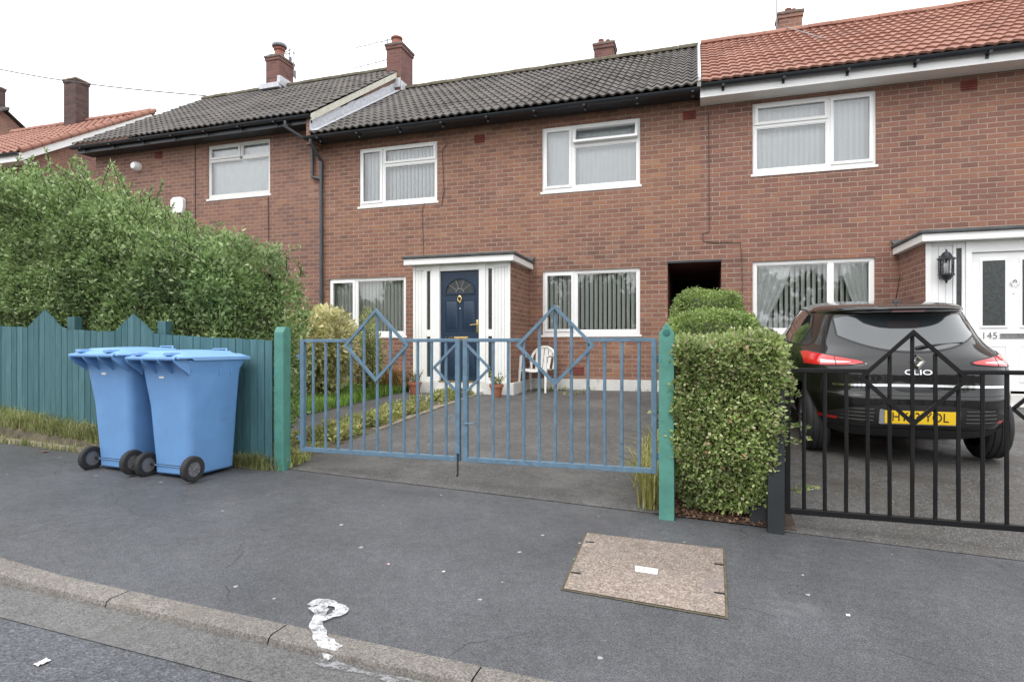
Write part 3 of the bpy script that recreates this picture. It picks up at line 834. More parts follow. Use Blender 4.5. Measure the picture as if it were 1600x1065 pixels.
# abutment flashing along the party gable
fl = MB()
for i in range(14):
    a, c = i/14, (i+1)/14
    y0_, y1_ = lerp(EAVE_Y, 14.3, a), lerp(EAVE_Y, 14.3, c)
    z0_, z1_ = lerp(5.50, 8.02, a), lerp(5.50, 8.02, c)
    k = 0.27 + rnd.uniform(-0.012, 0.012)
    fl.add([(X0+0.004,y0_,z0_+0.02),(X0+0.004,y1_,z1_+0.02),(X0+0.004,y1_,z1_+k),(X0+0.004,y0_,z0_+k),(X0+0.17,y0_,z0_+0.055),(X0+0.17,y1_,z1_+0.055),(X0+0.012,y1_,z1_+0.075),(X0+0.012,y0_,z0_+0.075)], [(0,1,2,3),(4,5,6,7)])
fl.build('flashing', mat['lead'], roof, fix=False)
chimney(h143, -2.55, -2.05, 15.3, 15.75, 7.0, 9.0, [(-2.4,15.5,0.07,0.16,False),(-2.22,15.5,0.05,0.13,False)])
airbrick(h143, -4.05, 5.16); airbrick(h143, -0.12, 5.16); airbrick(h143, -2.1, 0.66); airbrick(h143, -5.2, 0.62)
# downpipes
dp = MB()
dp.tube([(-7.62,EAVE_Y,5.40),(-7.62,EAVE_Y,5.30),(-7.62,FY-0.06,5.05),(-7.62,FY-0.06,0.35)], 0.036, 12)
for z in (4.95, 3.6, 2.2, 1.0): dp.tube([(-7.62,FY-0.06,z-0.05),(-7.62,FY-0.06,z+0.05)], 0.044, 12)
dp.build('downpipe', mat['pipe_grey'], h143, smooth=40)
# plinth, passage
for xa, xb in ((-3.04, -0.50), (-7.60, -4.93)): MB().box(xa, xb, FY-0.022, FY+0.01, 0.12, 0.50).build('plinth', mat['plinth'], h143)
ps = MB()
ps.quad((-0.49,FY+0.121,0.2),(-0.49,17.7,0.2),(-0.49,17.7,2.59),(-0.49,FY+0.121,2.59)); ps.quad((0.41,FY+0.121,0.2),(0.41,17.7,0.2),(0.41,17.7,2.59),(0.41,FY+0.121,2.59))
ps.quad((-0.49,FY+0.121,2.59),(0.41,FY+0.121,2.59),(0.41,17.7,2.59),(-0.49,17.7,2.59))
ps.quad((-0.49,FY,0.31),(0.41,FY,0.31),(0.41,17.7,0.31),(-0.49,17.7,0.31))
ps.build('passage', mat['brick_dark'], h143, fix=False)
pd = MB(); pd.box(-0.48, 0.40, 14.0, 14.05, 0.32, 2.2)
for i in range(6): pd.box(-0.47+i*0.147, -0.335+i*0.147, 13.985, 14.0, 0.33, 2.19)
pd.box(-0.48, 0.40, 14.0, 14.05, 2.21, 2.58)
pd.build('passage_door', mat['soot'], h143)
ln = MB(); ln.box(-0.50, 0.42, FY-0.006, FY+0.06, 2.575, 2.612); ln.build('lintel', mat['soffit_dark'], h143)
# cables on the front
def cable(house, pts, r): MB().tube(pts, r, 6).build('cable', mat['cable'], house)
cable(h143, [(0.20,FY-0.012,5.15),(0.205,FY-0.012,4.4),(0.21,FY-0.012,3.10),(0.10,FY-0.012,3.06),(0.11,FY-0.012,2.94),(0.30,FY-0.012,2.90),(0.72,FY-0.012,2.88),(0.74,FY-0.012,2.5),(0.75,FY-0.012,0.6)], 0.006)
cable(h143, [(-5.22,FY-0.012,4.0),(-5.28,FY-0.014,3.85),(-5.24,FY-0.012,2.8)], 0.005)
cable(h143, [(-4.82,FY-0.012,5.25),(-4.72,FY-0.014,5.12),(-4.84,FY-0.012,5.02),(-4.80,FY-0.012,4.2),(-4.86,FY-0.012,3.9)], 0.006)

# ---------------- porch and front doors
def porch_roof(house, x0, x1, yf, cut=None):
    f = MB(); f.box(x0, x1, yf, FY-0.004, 2.56, 2.665, bev=0.006)
    o = f.build('porch_roof', mat['paint_white'], house)
    r = MB(); r.box(x0-0.03, x1+0.03, yf-0.035, FY-0.004, 2.668, 2.715, bev=0.015)
    r.add([(x0-0.03,FY-0.16,2.716),(x1+0.03,FY-0.16,2.716),(x1+0.03,FY-0.005,2.80),(x0-0.03,FY-0.005,2.80)], [(0,1,2,3)])
    r.build('roofing_felt', mat['felt'], o)
    return o
PY = 9.65
pw = MB()
for xa, xb in ((-3.165, -3.05), (-4.91, -4.80)):
    MB().box(xa, xb, PY+0.02, FY-0.002, 0.12, 2.56).build('porch_wall', mat['brick'], h143)
porch_roof(h143, -5.02, -2.96, PY-0.14)
st = MB(); st.box(-4.97, -2.99, PY-0.02, FY-0.01, 0.10, 0.475, bev=0.012); st.box(-4.45,-3.55, PY-0.16, PY-0.021, 0.1, 0.33, bev=0.012); st.build('doorstep', mat['plinth'], h143)
DZ0, DZ1 = 0.50, 2.44
DX0, DX1 = -4.37, -3.63
sc_ = MB()
def fbox(a, b, z0, z1, d=0.0, dep=0.06, bev=0.004): sc_.box(a, b, PY+0.0-d, PY+dep, z0, z1, bev=bev)
ZB, ZT = 0.477, 2.558
fbox(-4.905, -4.86, ZB, ZT, 0.0)                       # left edge post
for i in range(3): fbox(-4.858+i*0.058, -4.803+i*0.058, ZB, ZT-0.09, -0.012, 0.05, 0.006)
fbox(-4.858, -4.684, ZT-0.088, ZT, 0.0)
fbox(-4.683, -4.635, ZB, ZT, -0.002)
fbox(-4.565, -4.52, ZB, ZT, -0.002)
fbox(-4.634, -4.566, ZT-0.10, ZT, -0.003); fbox(-4.634, -4.566, 1.28, 1.40, -0.003); fbox(-4.634, -4.566, ZB, ZB+0.08, -0.003)
fbox(-4.518, DX0-0.004, ZB, ZT, 0.018)
fbox(DX0, DX1, DZ1+0.004, ZT, 0.006)
fbox(DX1+0.004, -3.505, ZB, ZT, 0.018)
fbox(-3.503, -3.46, ZB, ZT, -0.002); fbox(-3.39, -3.34, ZB, ZT, -0.002)
fbox(-3.459, -3.391, ZT-0.10, ZT, -0.003); fbox(-3.459, -3.391, 1.28, 1.40, -0.003); fbox(-3.459, -3.391, ZB, ZB+0.08, -0.003)
for i in range(4): fbox(-3.338+i*0.058, -3.283+i*0.058, ZB, ZT-0.09, -0.012, 0.05, 0.006)
fbox(-3.338, -3.108, ZT-0.088, ZT, 0.0)
fbox(-3.106, -3.06, ZB, ZT, 0.0)
scr = sc_.build('porch_screen', mat['paint_white'], h143)
for a, b in ((-4.636, -4.564), (-3.461, -3.389)):
    MB().box(a, b, PY+0.03, PY+0.036, ZB+0.07, ZT-0.09).build('side_light', mat['glass_dark'], scr)

def panel(mb, x0, x1, z0, z1, y):
    """raised and fielded panel with its moulding"""
    mb.box(x0, x1, y-0.010, y, z0, z0+0.022); mb.box(x0, x1, y-0.010, y, z1-0.022, z1)
    mb.box(x0, x0+0.022, y-0.010, y, z0+0.022, z1-0.022); mb.box(x1-0.022, x1, y-0.010, y, z0+0.022, z1-0.022)
    a, b, c, d = x0+0.045, x1-0.045, z0+0.045, z1-0.045
    mb.add([(x0+0.024,y-0.001,z0+0.024),(x1-0.024,y-0.001,z0+0.024),(x1-0.024,y-0.001,z1-0.024),(x0+0.024,y-0.001,z1-0.024),(a,y-0.009,c),(b,y-0.009,c),(b,y-0.009,d),(a,y-0.009,d)],
           [(4,5,6,7),(0,1,5,4),(1,2,6,5),(2,3,7,6),(3,0,4,7)])
yd = PY+0.035
dm = MB(); dm.box(DX0+0.003, DX1-0.003, yd, yd+0.045, DZ0, DZ1)
cxd = (DX0+DX1)/2
for a, b in ((DX0+0.075, cxd-0.035), (cxd+0.035, DX1-0.075)):
    panel(dm, a, b, 1.385, 1.93, yd); panel(dm, a, b, 0.60, 1.10, yd)
# fanlight: half-round moulding, glazing bars
R = 0.275; FZ = 2.055
arc = [(cxd+R*math.cos(t), yd-0.012, FZ+R*0.92*math.sin(t)) for t in frange(0, math.pi, 25)]
dm.tube(arc, 0.016, 6); dm.box(cxd-R-0.016, cxd+R+0.016, yd-0.016, yd, FZ-0.03, FZ)
door = dm.build('front_door', mat['door_blue'], h143, smooth=25)
gm = MB(); pts = [(cxd+R*math.cos(t), yd-0.004, FZ+R*0.92*math.sin(t)) for t in frange(0, math.pi, 25)]
gm.add(pts, [tuple(range(25))]); gm.build('fanlight', mat['glass_dark'], door)
bars = MB()
for a in (36, 72, 108, 144):
    bars.tube([(cxd+0.07*math.cos(rad(a)), yd-0.008, FZ+0.065*math.sin(rad(a))), (cxd+R*math.cos(rad(a)), yd-0.008, FZ+R*0.92*math.sin(rad(a)))], 0.006, 5)
bars.tube([(cxd+0.075*math.cos(t), yd-0.008, FZ+0.07*math.sin(t)) for t in frange(0, math.pi, 11)], 0.007, 5)
bars.build('glazing_bar', mat['lead_dark'], door)
lp = MB(); lp.box(cxd-0.115, cxd+0.155, yd-0.014, yd, 1.20, 1.275, bev=0.006); lp.box(cxd-0.085, cxd+0.125, yd-0.022, yd-0.014, 1.215, 1.258, bev=0.004)
lp.build('letter_plate', mat['brass'], door)
lettering('door_number', '143', 0.10, 0.004, mat['brass'], door, Matrix.Translation(Vector((cxd-0.215, yd-0.006, 1.238))-parent_loc(door)) @ Matrix.Rotation(rad(90), 4, 'X'))
kn = MB(); kn.lathe([(0.0,-0.03),(0.022,-0.025),(0.03,-0.01),(0.03,0)], 12, (cxd,yd,1.985), axis='y'); kn.tube([(cxd+0.035*math.sin(t), yd-0.022, 1.94-0.045*math.cos(t)) for t in frange(0.4, 2*math.pi-0.4, 14)], 0.010, 6)
kn.lathe([(0.0,-0.02),(0.018,-0.016),(0.02,0)], 10, (cxd,yd,1.885), axis='y')
kn.build('door_knocker', mat['brass'], door, smooth=40)
pk = MB(); pk.lathe([(0.0,-0.008),(0.012,-0.006),(0.014,0)], 10, (cxd,yd,1.77), axis='y'); pk.build('peephole', mat['chrome'], door)
hd = MB(); hd.box(DX1-0.062, DX1-0.022, yd-0.012, yd, 1.34, 1.57, bev=0.006); hd.tube([(DX1-0.042,yd-0.01,1.485),(DX1-0.042,yd-0.05,1.485),(DX1-0.16,yd-0.052,1.478)], 0.009, 8)
hd.build('door_handle', mat['brass'], door, smooth=40)
ds = MB(); ds.box(DX0-0.02, DX1+0.02, PY-0.03, PY+0.09, 0.478, 0.496); ds.build('threshold', mat['brass'], door)

# ---------------- right house: red roof, white soffit
A0, A1 = 0.06, 7.6
h145 = thing('terraced_house', 'right-hand brick terraced house with bright red tiled roof and white soffit above the parked car', 'house', (3.8, FY, 0.30), 'brick terraced houses in the row')
WU5 = (0.912, 2.76, 4.03, 5.236); WG5 = (0.912, 2.742, 1.32, 2.545); D5 = (3.3, 5.5, 0.35, 2.45)
house_shell(h145, A0, A1, -0.3, 5.44, 8.06, [WU5, WG5, (0.06,0.41,0.2,2.59), D5], mat['brick_right'], False, True)
interior(h145, 0.45, 7.5, [0.3, 2.78, 2.80, 5.35])
t = tile_slope(A0+0.02, A1+0.25, EAVE_Y-0.05, 5.52, 14.3, 8.08, wave=0.165, course=0.345, amp=0.0095, lip=0.032, sharp=0.5)
roof5 = t.build('roof', mat['tile_red'], h145, smooth=35, fix=False)
b = MB(); b.quad((A0,14.3,8.08),(A1+.25,14.3,8.08),(A1+.25,18.2,5.5),(A0,18.2,5.5)); b.build('back_slope', mat['tile_red'], roof5, fix=False)
ridge(A0+0.03, A1+0.25, 14.3, 8.11, 0.10).build('ridge', mat['tile_red'], roof5, smooth=40)
v = MB(); v.add([(A0-0.028,EAVE_Y-0.05,5.60),(A0+0.012,EAVE_Y-0.05,5.60),(A0+0.012,14.3,8.18),(A0-0.028,14.3,8.18),(A0-0.028,EAVE_Y-0.05,5.545),(A0+0.012,EAVE_Y-0.05,5.545),(A0+0.012,14.3,8.11),(A0-0.028,14.3,8.11)], [(0,1,2,3),(4,7,6,5),(0,4,5,1),(1,5,6,2),(3,2,6,7),(0,3,7,4)])
v.build('verge_trim', mat['lead'], roof5)
f = MB(); f.box(A0, A1+.2, EAVE_Y+0.035, EAVE_Y+0.06, 5.290, 5.50); f.build('fascia', mat['upvc'], h145)
f = MB(); f.box(A0, A1+.2, EAVE_Y+0.062, FY-0.003, 5.293, 5.315); f.build('soffit', mat['upvc'], h145)
gutter(h145, A0+0.01, A1+0.2, EAVE_Y-0.035, 5.475)
window_unit(h145, *WU5, [(.635,1,0,1,True), (0,.635,0,.68,False), (0,.635,.68,1,True)], blind=slats(11, 'blind_white', seed=8, step=0.083, wid=0.090))
def b5(win, x0, x1, z0, z1, y):
    slats(28, 'blind', seed=9, step=0.085, wid=0.066)(win, x0, x1, z0, z1, y+0.05)
    curtain(win, x0+0.03, x1, z0, z1, y-0.05, -1, 0.32); curtain(win, x0, x1-0.03, z0, z1, y-0.05, 1, 0.24)
window_unit(h145, *WG5, [(.655,1,0,1,False), (0,.655,0,1,False)], blind=b5)
airbrick(h145, 4.02, 5.14); airbrick(h145, 0.10+3.6, 0.66)
chimney(h145, 1.88, 2.38, 15.3, 15.75, 7.0, 9.06, [(2.1,15.5,0.07,0.14,False),(2.22,15.5,0.05,0.12,False)], bm=mat['brick_far'])
wl = MB(); wl.tube([(1.84,15.25,8.0),(1.80,15.25,9.9)], 0.012, 6); wl.tube([(1.80,15.25,8.15),(1.9,14.25,8.16),(2.15,13.2,7.45),(2.3,12.4,6.93)], 0.008, 6); wl.build('aerial_pole', mat['lead_dark'], h145)
# its porch
for xa, xb in ((3.08, 3.20), (5.45, 5.57)): MB().box(xa, xb, PY+0.02, FY-0.002, -0.05, 2.56).build('porch_wall', mat['brick_right'], h145)
porch_roof(h145, 2.99, 5.68, PY-0.15)
st = MB(); st.box(3.04, 5.60, PY-0.02, FY-0.01, -0.05, 0.46, bev=0.012); st.box(3.04, 5.60, PY-0.05, PY-0.021, -0.05, 0.30, bev=0.01); st.build('doorstep', mat['plinth'], h145)
sc_ = MB()
fbox(3.082, 3.15, ZB, ZT, 0.0)
for i in range(3): fbox(3.152+i*0.085, 3.234+i*0.085, ZB, ZT-0.05, -0.012, 0.05, 0.006)
fbox(3.152, 3.406, ZT-0.048, ZT, -0.002)
fbox(3.408, 3.445, ZB, ZT, -0.002); fbox(3.512, 3.55, ZB, ZT, -0.002)
fbox(3.446, 3.511, ZT-0.09, ZT, -0.003); fbox(3.446, 3.511, ZB, ZB+0.1, -0.003)
fbox(3.552, 3.62, ZB, ZT, 0.02)
fbox(3.622, 4.60, 2.40, ZT, 0.008)
fbox(4.602, 4.67, ZB, ZT, 0.02); fbox(4.672, 5.56, ZB, ZT, -0.01)
scr5 = sc_.build('porch_screen', mat['upvc'], h145)
gl = MB(); gl.box(3.444, 3.513, PY+0.03, PY+0.036, ZB+0.09, ZT-0.08); gl.build('side_light', mat['glass_dark'], scr5)
dm = MB(); D0, D1 = 3.625, 4.598; yd5 = PY+0.03
dm.box(D0, D1, yd5, yd5+0.045, 0.50, 2.395)
mid = (D0+D1)/2
for a, b in ((D0+0.13, mid-0.095), (mid+0.095, D1-0.13)):
    for e in ((a-0.03, a, 1.39, 2.28), (b, b+0.03, 1.39, 2.28)): dm.box(e[0], e[1], yd5-0.014, yd5, e[2], e[3])
    dm.box(a-0.03, b+0.03, yd5-0.014, yd5, 1.36, 1.39); dm.box(a-0.03, b+0.03, yd5-0.014, yd5, 2.28, 2.31)
    panel(dm, a-0.03, b+0.03, 0.62, 1.12, yd5)
door5 = dm.build('front_door', mat['upvc'], h145)
gl = MB()
for a, b in ((D0+0.13, mid-0.095), (mid+0.095, D1-0.13)): gl.box(a, b, yd5-0.004, yd5-0.001, 1.39, 2.28)
gl.build('door_glass', mat['glass_dark'], door5)
lp = MB(); lp.box(mid-0.16, mid+0.16, yd5-0.014, yd5, 1.215, 1.29, bev=0.006); lp.build('letter_plate', mat['chrome'], door5)
lettering('door_number', '145', 0.13, 0.004, mat['chrome'], door5, Matrix.Translation(Vector((mid-0.275, yd5-0.006, 1.252))-parent_loc(door5)) @ Matrix.Rotation(rad(90), 4, 'X'))
kn = MB(); kn.tube([(mid+0.035*math.sin(t), yd5-0.022, 1.97-0.045*math.cos(t)) for t in frange(0.4, 2*math.pi-0.4, 14)], 0.009, 6); kn.lathe([(0.0,-0.03),(0.02,-0.025),(0.026,0)], 12, (mid,yd5,2.02), axis='y'); kn.lathe([(0.0,-0.008),(0.012,-0.006),(0.014,0)], 10, (mid,yd5,1.83), axis='y')
kn.build('door_knocker', mat['chrome'], door5, smooth=40)
# half-lantern wall light beside the door
LX, LZ = 3.285, 2.21; ly = PY+0.0
la = MB()
la.box(LX-0.05, LX+0.05, ly-0.012, ly+0.01, LZ-0.16, LZ+0.16, bev=0.006)
la.lathe([(0.002,0.235),(0.012,0.225),(0.012,0.20),(0.03,0.195),(0.055,0.17),(0.075,0.125),(0.112,0.105),(0.112,0.09),(0.09,0.088)], 12, (LX,ly-0.115,LZ))
la.lathe([(0.088,-0.105),(0.10,-0.11),(0.10,-0.125),(0.075,-0.15),(0.05,-0.185),(0.02,-0.20),(0.012,-0.225),(0.002,-0.235)], 12, (LX,ly-0.115,LZ))
for k in range(8):
    t_ = 2*math.pi*k/8; c_, s_ = math.cos(t_), math.sin(t_)
    la.tube([(LX+0.088*c_, ly-0.115+0.088*s_, LZ-0.11), (LX+0.092*c_, ly-0.115+0.092*s_, LZ+0.09)], 0.006, 5)
lamp = la.build('wall_lantern', mat['gutter'], h145, smooth=40)
lg = MB(); lg.lathe([(0.078,-0.105),(0.082,0.088)], 16, (LX,ly-0.115,LZ)); lg.build('lantern_glass', mat['glass'], lamp, smooth=True, fix=False)
lb = MB(); lb.lathe([(0.002,-0.10),(0.02,-0.10),(0.02,-0.03),(0.032,-0.01),(0.03,0.03),(0.002,0.055)], 10, (LX,ly-0.115,LZ)); lb.build('bulb', mat['upvc'], lamp, smooth=True)

# ---------------- left house: higher, seen above the hedge
B0, B1 = -14.15, -7.65
h141 = thing('terraced_house', 'left-hand brick terraced house with dark tiled roof, half hidden by the tall hedge', 'house', (-10.9, FY, 0.75), 'brick terraced houses in the row')
WU1 = (-10.70, -8.98, 4.47, 5.695)
house_shell(h141, B0, B1, 0.2, 5.86, 8.62, [WU1], mat['brick_left'], True, True)
interior(h141, -14.0, -7.75, [3.2, 3.22, 5.8])
t = tile_slope(B0-0.15, B1+0.06, EAVE_Y-0.05, 5.94, 14.3, 8.60)
roof1 = t.build('roof', mat['tile_dark'], h141, smooth=35, fix=False)
b = MB(); b.quad((B0-.15,14.3,8.60),(B1+.06,14.3,8.60),(B1+.06,18.2,5.95),(B0-.15,18.2,5.95)); b.build('back_slope', mat['tile_dark'], roof1, fix=False)
ridge(B0-0.15, B1-0.3, 14.3, 8.63).build('ridge', mat['ridge_moss'], roof1, smooth=40)
v = MB()
v.add([(B1+0.03,EAVE_Y+0.0,5.92),(B1+0.065,EAVE_Y+0.0,5.92),(B1+0.065,14.05,8.40),(B1+0.03,14.05,8.40),(B1+0.03,EAVE_Y+0.0,5.77),(B1+0.065,EAVE_Y+0.0,5.77),(B1+0.065,14.05,8.26),(B1+0.03,14.05,8.26)], [(0,1,2,3),(4,7,6,5),(0,4,5,1),(1,5,6,2),(3,2,6,7),(0,3,7,4)])
v.build('bargeboard', mat['paint_cream'], roof1)
f = MB(); f.box(B0-0.1, B1+0.02, EAVE_Y+0.045, EAVE_Y+0.07, 5.74, 5.90); f.build('fascia', mat['gutter'], h141)
f = MB(); f.box(B0-0.1, B1+0.0, EAVE_Y+0.072, FY-0.003, 5.76, 5.785); f.build('soffit', mat['soffit_dark'], h141)
gi = MB(); gi.prism([(EAVE_Y+0.03,5.30),(FY+0.01,5.30),(FY+0.01,6.16),(EAVE_Y+0.03,5.86)], 0.10, axis='x', at=B1-0.10); gi.build('gable_corbel', mat['brick_left'], h141)
gutter(h141, B0-0.2, B1+0.05, EAVE_Y-0.03, 5.88)
def b1(win, x0, x1, z0, z1, y):
    slats(2, 'blind_white', step=0.086, seed=12)(win, x0, x1, z0, z1, y-0.04)
window_unit(h141, *WU1, [(0,1,0,.72,False), (0,.53,.72,1,True), (.53,1,.72,1,False)], frame_m=mat['upvc_grey'], blind=b1)
c1 = chimney(h141, -11.78, -11.33, 14.0, 14.62, 8.2, 9.42, [(-11.56,14.3,0.15,0.32,True)])
fl = MB(); fl.box(-11.9, -11.24, 13.86, 13.99, 8.42, 8.56); fl.box(-11.32, -11.22, 13.9, 14.7, 8.5, 8.75); fl.build('flashing', mat['lead'], roof1)
aerial(c1, (-11.22,14.5,8.95), 0.75, 0.75, ang=math.pi+0.2, n=6)
aerial(c1, (-11.45,14.6,9.42), 0.45, 0.9, ang=math.pi-0.3, n=5)
dp = MB(); dp.tube([(-8.22,EAVE_Y-0.03,5.82),(-8.22,EAVE_Y-0.03,5.70),(-7.80,FY-0.12,5.42),(-7.80,FY-0.12,5.30)], 0.034, 10)
dp.tube([(-7.84,FY-0.06,5.36),(-7.84,FY-0.06,4.72),(-7.62,FY-0.06,4.66)], 0.034, 10); dp.build('downpipe', mat['pipe_grey'], h141, smooth=40)
airbrick(h141, -12.15, 5.62)
# security light and alarm box
sl_ = MB(); sl_.lathe([(0.002,-0.16),(0.07,-0.15),(0.10,-0.10),(0.115,-0.03),(0.115,0)], 16, (-12.78,FY,5.40), axis='y'); sl_.build('security_light', mat['upvc'], h141, smooth=40)
al = MB(); al.prism([(-11.66,4.20),(-11.36,4.20),(-11.33,4.32),(-11.33,4.50),(-11.40,4.56),(-11.62,4.56),(-11.69,4.50),(-11.69,4.32)], 0.09, at=FY-0.095); al.build('alarm_box', mat['upvc'], h141)
cable(h141, [(-11.05,FY-0.012,5.75),(-11.05,FY-0.012,1.5)], 0.009); cable(h141, [(-9.02,FY-0.012,4.4),(-9.0,FY-0.012,2.6)], 0.009)

# ---------------- houses further up the street
def far_house(label, x0, x1, yf, ze, zr, roofm, chim, depth=7.7, barge=True):
    h = thing('semi_detached_house', label, 'house', ((x0+x1)/2, yf, 1.0))
    yb, yr = yf+depth, yf+depth/2
    mb = MB(); mb.add([(x1,yf,0),(x1,yf,ze),(x1,yr,zr),(x1,yb,ze),(x1,yb,0),(x0,yf,0),(x0,yf,ze),(x0,yr,zr),(x0,yb,ze),(x0,yb,0)], [(0,1,2,3,4),(5,9,8,7,6),(0,5,6,1),(4,3,8,9)])
    mb.build('wall', mat['brick_far'], h, fix=False)
    t = tile_slope(x0-0.2, x1+0.22, yf-0.45, ze-0.24, yr, zr+0.08, wave=0.3, course=0.345, amp=0.03, lip=0.035)
    r = t.build('roof', roofm, h, smooth=35, fix=False)
    t2 = MB(); t2.quad((x0-.2,yr,zr+.08),(x1+.22,yr,zr+.08),(x1+.22,yb+.45,ze-.24),(x0-.2,yb+.45,ze-.24)); t2.build('back_slope', roofm, r, fix=False)
    ridge(x0-0.2, x1+0.24, yr, zr+0.12, 0.13).build('ridge', roofm, r, smooth=40)
    vt = MB(); s = Vector((0, yr-yf+0.45, zr+0.08-ze+0.24)); L = s.length; s.normalize(); k = 0.0
    while k < L-0.1:
        p = Vector((x1+0.24, yf-0.45, ze-0.24)) + s*k; q = p + s*0.33
        vt.tube([p+Vector((0,0,0.03)), q+Vector((0,0,0.02))], [0.085, 0.07], 8); k += 0.33
    vt.build('verge_tile', roofm, r, smooth=40)
    if barge:
        b = MB()
        for sg in (0, 1):
            ya, yc = (yf-0.45, yr) if sg == 0 else (yb+0.45, yr)
            b.add([(x1+0.18,ya,ze-0.30),(x1+0.215,ya,ze-0.30),(x1+0.215,yc,zr+0.0),(x1+0.18,yc,zr+0.0),(x1+0.18,ya,ze-0.52),(x1+0.215,ya,ze-0.52),(x1+0.215,yc,zr-0.24),(x1+0.18,yc,zr-0.24)], [(0,1,2,3),(4,7,6,5),(0,4,5,1),(1,5,6,2),(3,2,6,7),(0,3,7,4)])
        b.build('bargeboard', mat['upvc'], r)
        f = MB(); f.box(x0, x1+0.21, yf-0.42, yf-0.39, ze-0.50, ze-0.27); f.box(x0, x1+0.17, yf-0.388, yf-0.003, ze-0.47, ze-0.44); f.build('fascia', mat['upvc'], h)
        gutter(h, x0-0.1, x1+0.2, yf-0.48, ze-0.28, brackets=False)
    for c in chim: chimney(h, *c[:6], pots=c[6], bm=mat['brick_soot'])
    return h
far_house('red tiled house with white bargeboards on its gable, beyond the left-hand terrace', -25.5, -18.9, 12.45, 6.98, 9.42, mat['tile_red'],
          [(-22.3,-21.7,15.8,16.3,8.6,10.95,[(-22.0,16.05,0.08,0.1,False)])])
far_house('farthest house at the left edge, only its dark verge and chimney showing', -40.0, -32.3, 16.15, 10.0, 12.55, mat['tile_dark'],
          [(-33.0,-32.45,19.6,20.2,11.9,13.75,[(-32.7,19.9,0.10,0.35,False)])], barge=False)
# overhead wire
ow = MB()
def unproj(u, v, Y):
    c, s = math.cos(rad(17.4)), math.sin(rad(17.4)); xc, zc = (u-800)/920, (540-v)/920
    d = (-s+xc*c, c+xc*s, zc); t = Y/d[1]; return Vector((d[0]*t, Y, CZ+d[2]*t))
pA, pB = unproj(-160, 72, 12.6), unproj(322, 150, 14.3)
ow.tube([pA.lerp(pB, k/12) + Vector((0,0,-0.25*math.sin(math.pi*k/12))) for k in range(13)], 0.017, 5)
tag(ow.build('overhead_wire', mat['gutter']), 'thin grey overhead wire crossing the sky at upper left', 'wire')

# ------------------------------------------------------------------ foliage helpers
def leaf_obj(name, P, A, size, m, parent=None, aspect=0.5, curl=0.15, var=0.3):
    """leaf-shaped faces: P (n,3) base points, A (n,3) leaf directions"""
    n = len(P); P = np.asarray(P, float); A = np.asarray(A, float)
    A /= np.linalg.norm(A, axis=1, keepdims=True) + 1e-9
    R = rng.normal(size=(n, 3)); B = np.cross(A, R); B /= np.linalg.norm(B, axis=1, keepdims=True) + 1e-9
    C = np.cross(A, B)
    s = (np.asarray(size) * (1 + var*rng.uniform(-1, 1, n)))[:, None]
    V = np.empty((n, 4, 3))
    V[:, 0] = P
    V[:, 1] = P + A*s*0.48 + B*s*aspect*0.5 + C*s*curl
    V[:, 2] = P + A*s
    V[:, 3] = P + A*s*0.48 - B*s*aspect*0.5 + C*s*curl
    off = parent_loc(parent) if parent else Vector((0,0,0))
    V -= np.array(off[:])
    me = bpy.data.meshes.new(name)
    me.vertices.add(4*n); me.vertices.foreach_set('co', V.reshape(-1))
    me.loops.add(4*n); me.loops.foreach_set('vertex_index', np.arange(4*n, dtype=np.int32))
    me.polygons.add(n); me.polygons.foreach_set('loop_start', np.arange(0, 4*n, 4, dtype=np.int32))
    me.update(calc_edges=True)
    me.materials.append(m)
    o = bpy.data.objects.new(name, me); COL.objects.link(o)
    if parent: o.parent = parent
    return o

def blade_obj(name, P, h, m, parent=None, lean=0.35, wid=0.006, dirs=None):
    """grass blades: three-point tapering strips bending over"""
    n = len(P); P = np.asarray(P, float); h = np.asarray(h)[:, None]
    t = rng.uniform(0, 2*np.pi, n)
    D = np.stack([np.cos(t), np.sin(t), np.zeros(n)], 1) if dirs is None else np.asarray(dirs, float)
    W = np.stack([-D[:,1], D[:,0], np.zeros(n)], 1) * wid * rng.uniform(0.6, 1.4, n)[:, None]
    le = (lean * rng.uniform(0.2, 1.6, n))[:, None]
    Z = np.array([0,0,1.0])
    p1 = P + D*h*le*0.35 + Z*h*0.6
    p2 = P + D*h*le + Z*h*(1-0.35*le)
    V = np.stack([P-W, P+W, p1+W*0.7, p1-W*0.7, p2], 1)
    off = parent_loc(parent) if parent else Vector((0,0,0)); V -= np.array(off[:])
    me = bpy.data.meshes.new(name)
    me.vertices.add(5*n); me.vertices.foreach_set('co', V.reshape(-1))
    idx = (np.arange(n)[:, None]*5 + np.array([0,1,2,3, 3,2,4])).astype(np.int32)
    me.loops.add(7*n); me.loops.foreach_set('vertex_index', idx.reshape(-1))
    me.polygons.add(2*n); ls = np.stack([np.arange(n)*7, np.arange(n)*7+4], 1).astype(np.int32)
    me.polygons.foreach_set('loop_start', ls.reshape(-1))
    me.update(calc_edges=True)
    me.materials.append(m)
    o = bpy.data.objects.new(name, me); COL.objects.link(o)
    if parent: o.parent = parent
    return o

def nz3(P, sc, seed=0.0):
    return np.array([mnoise.noise(Vector((p[0]*sc+seed, p[1]*sc, p[2]*sc))) for p in P])

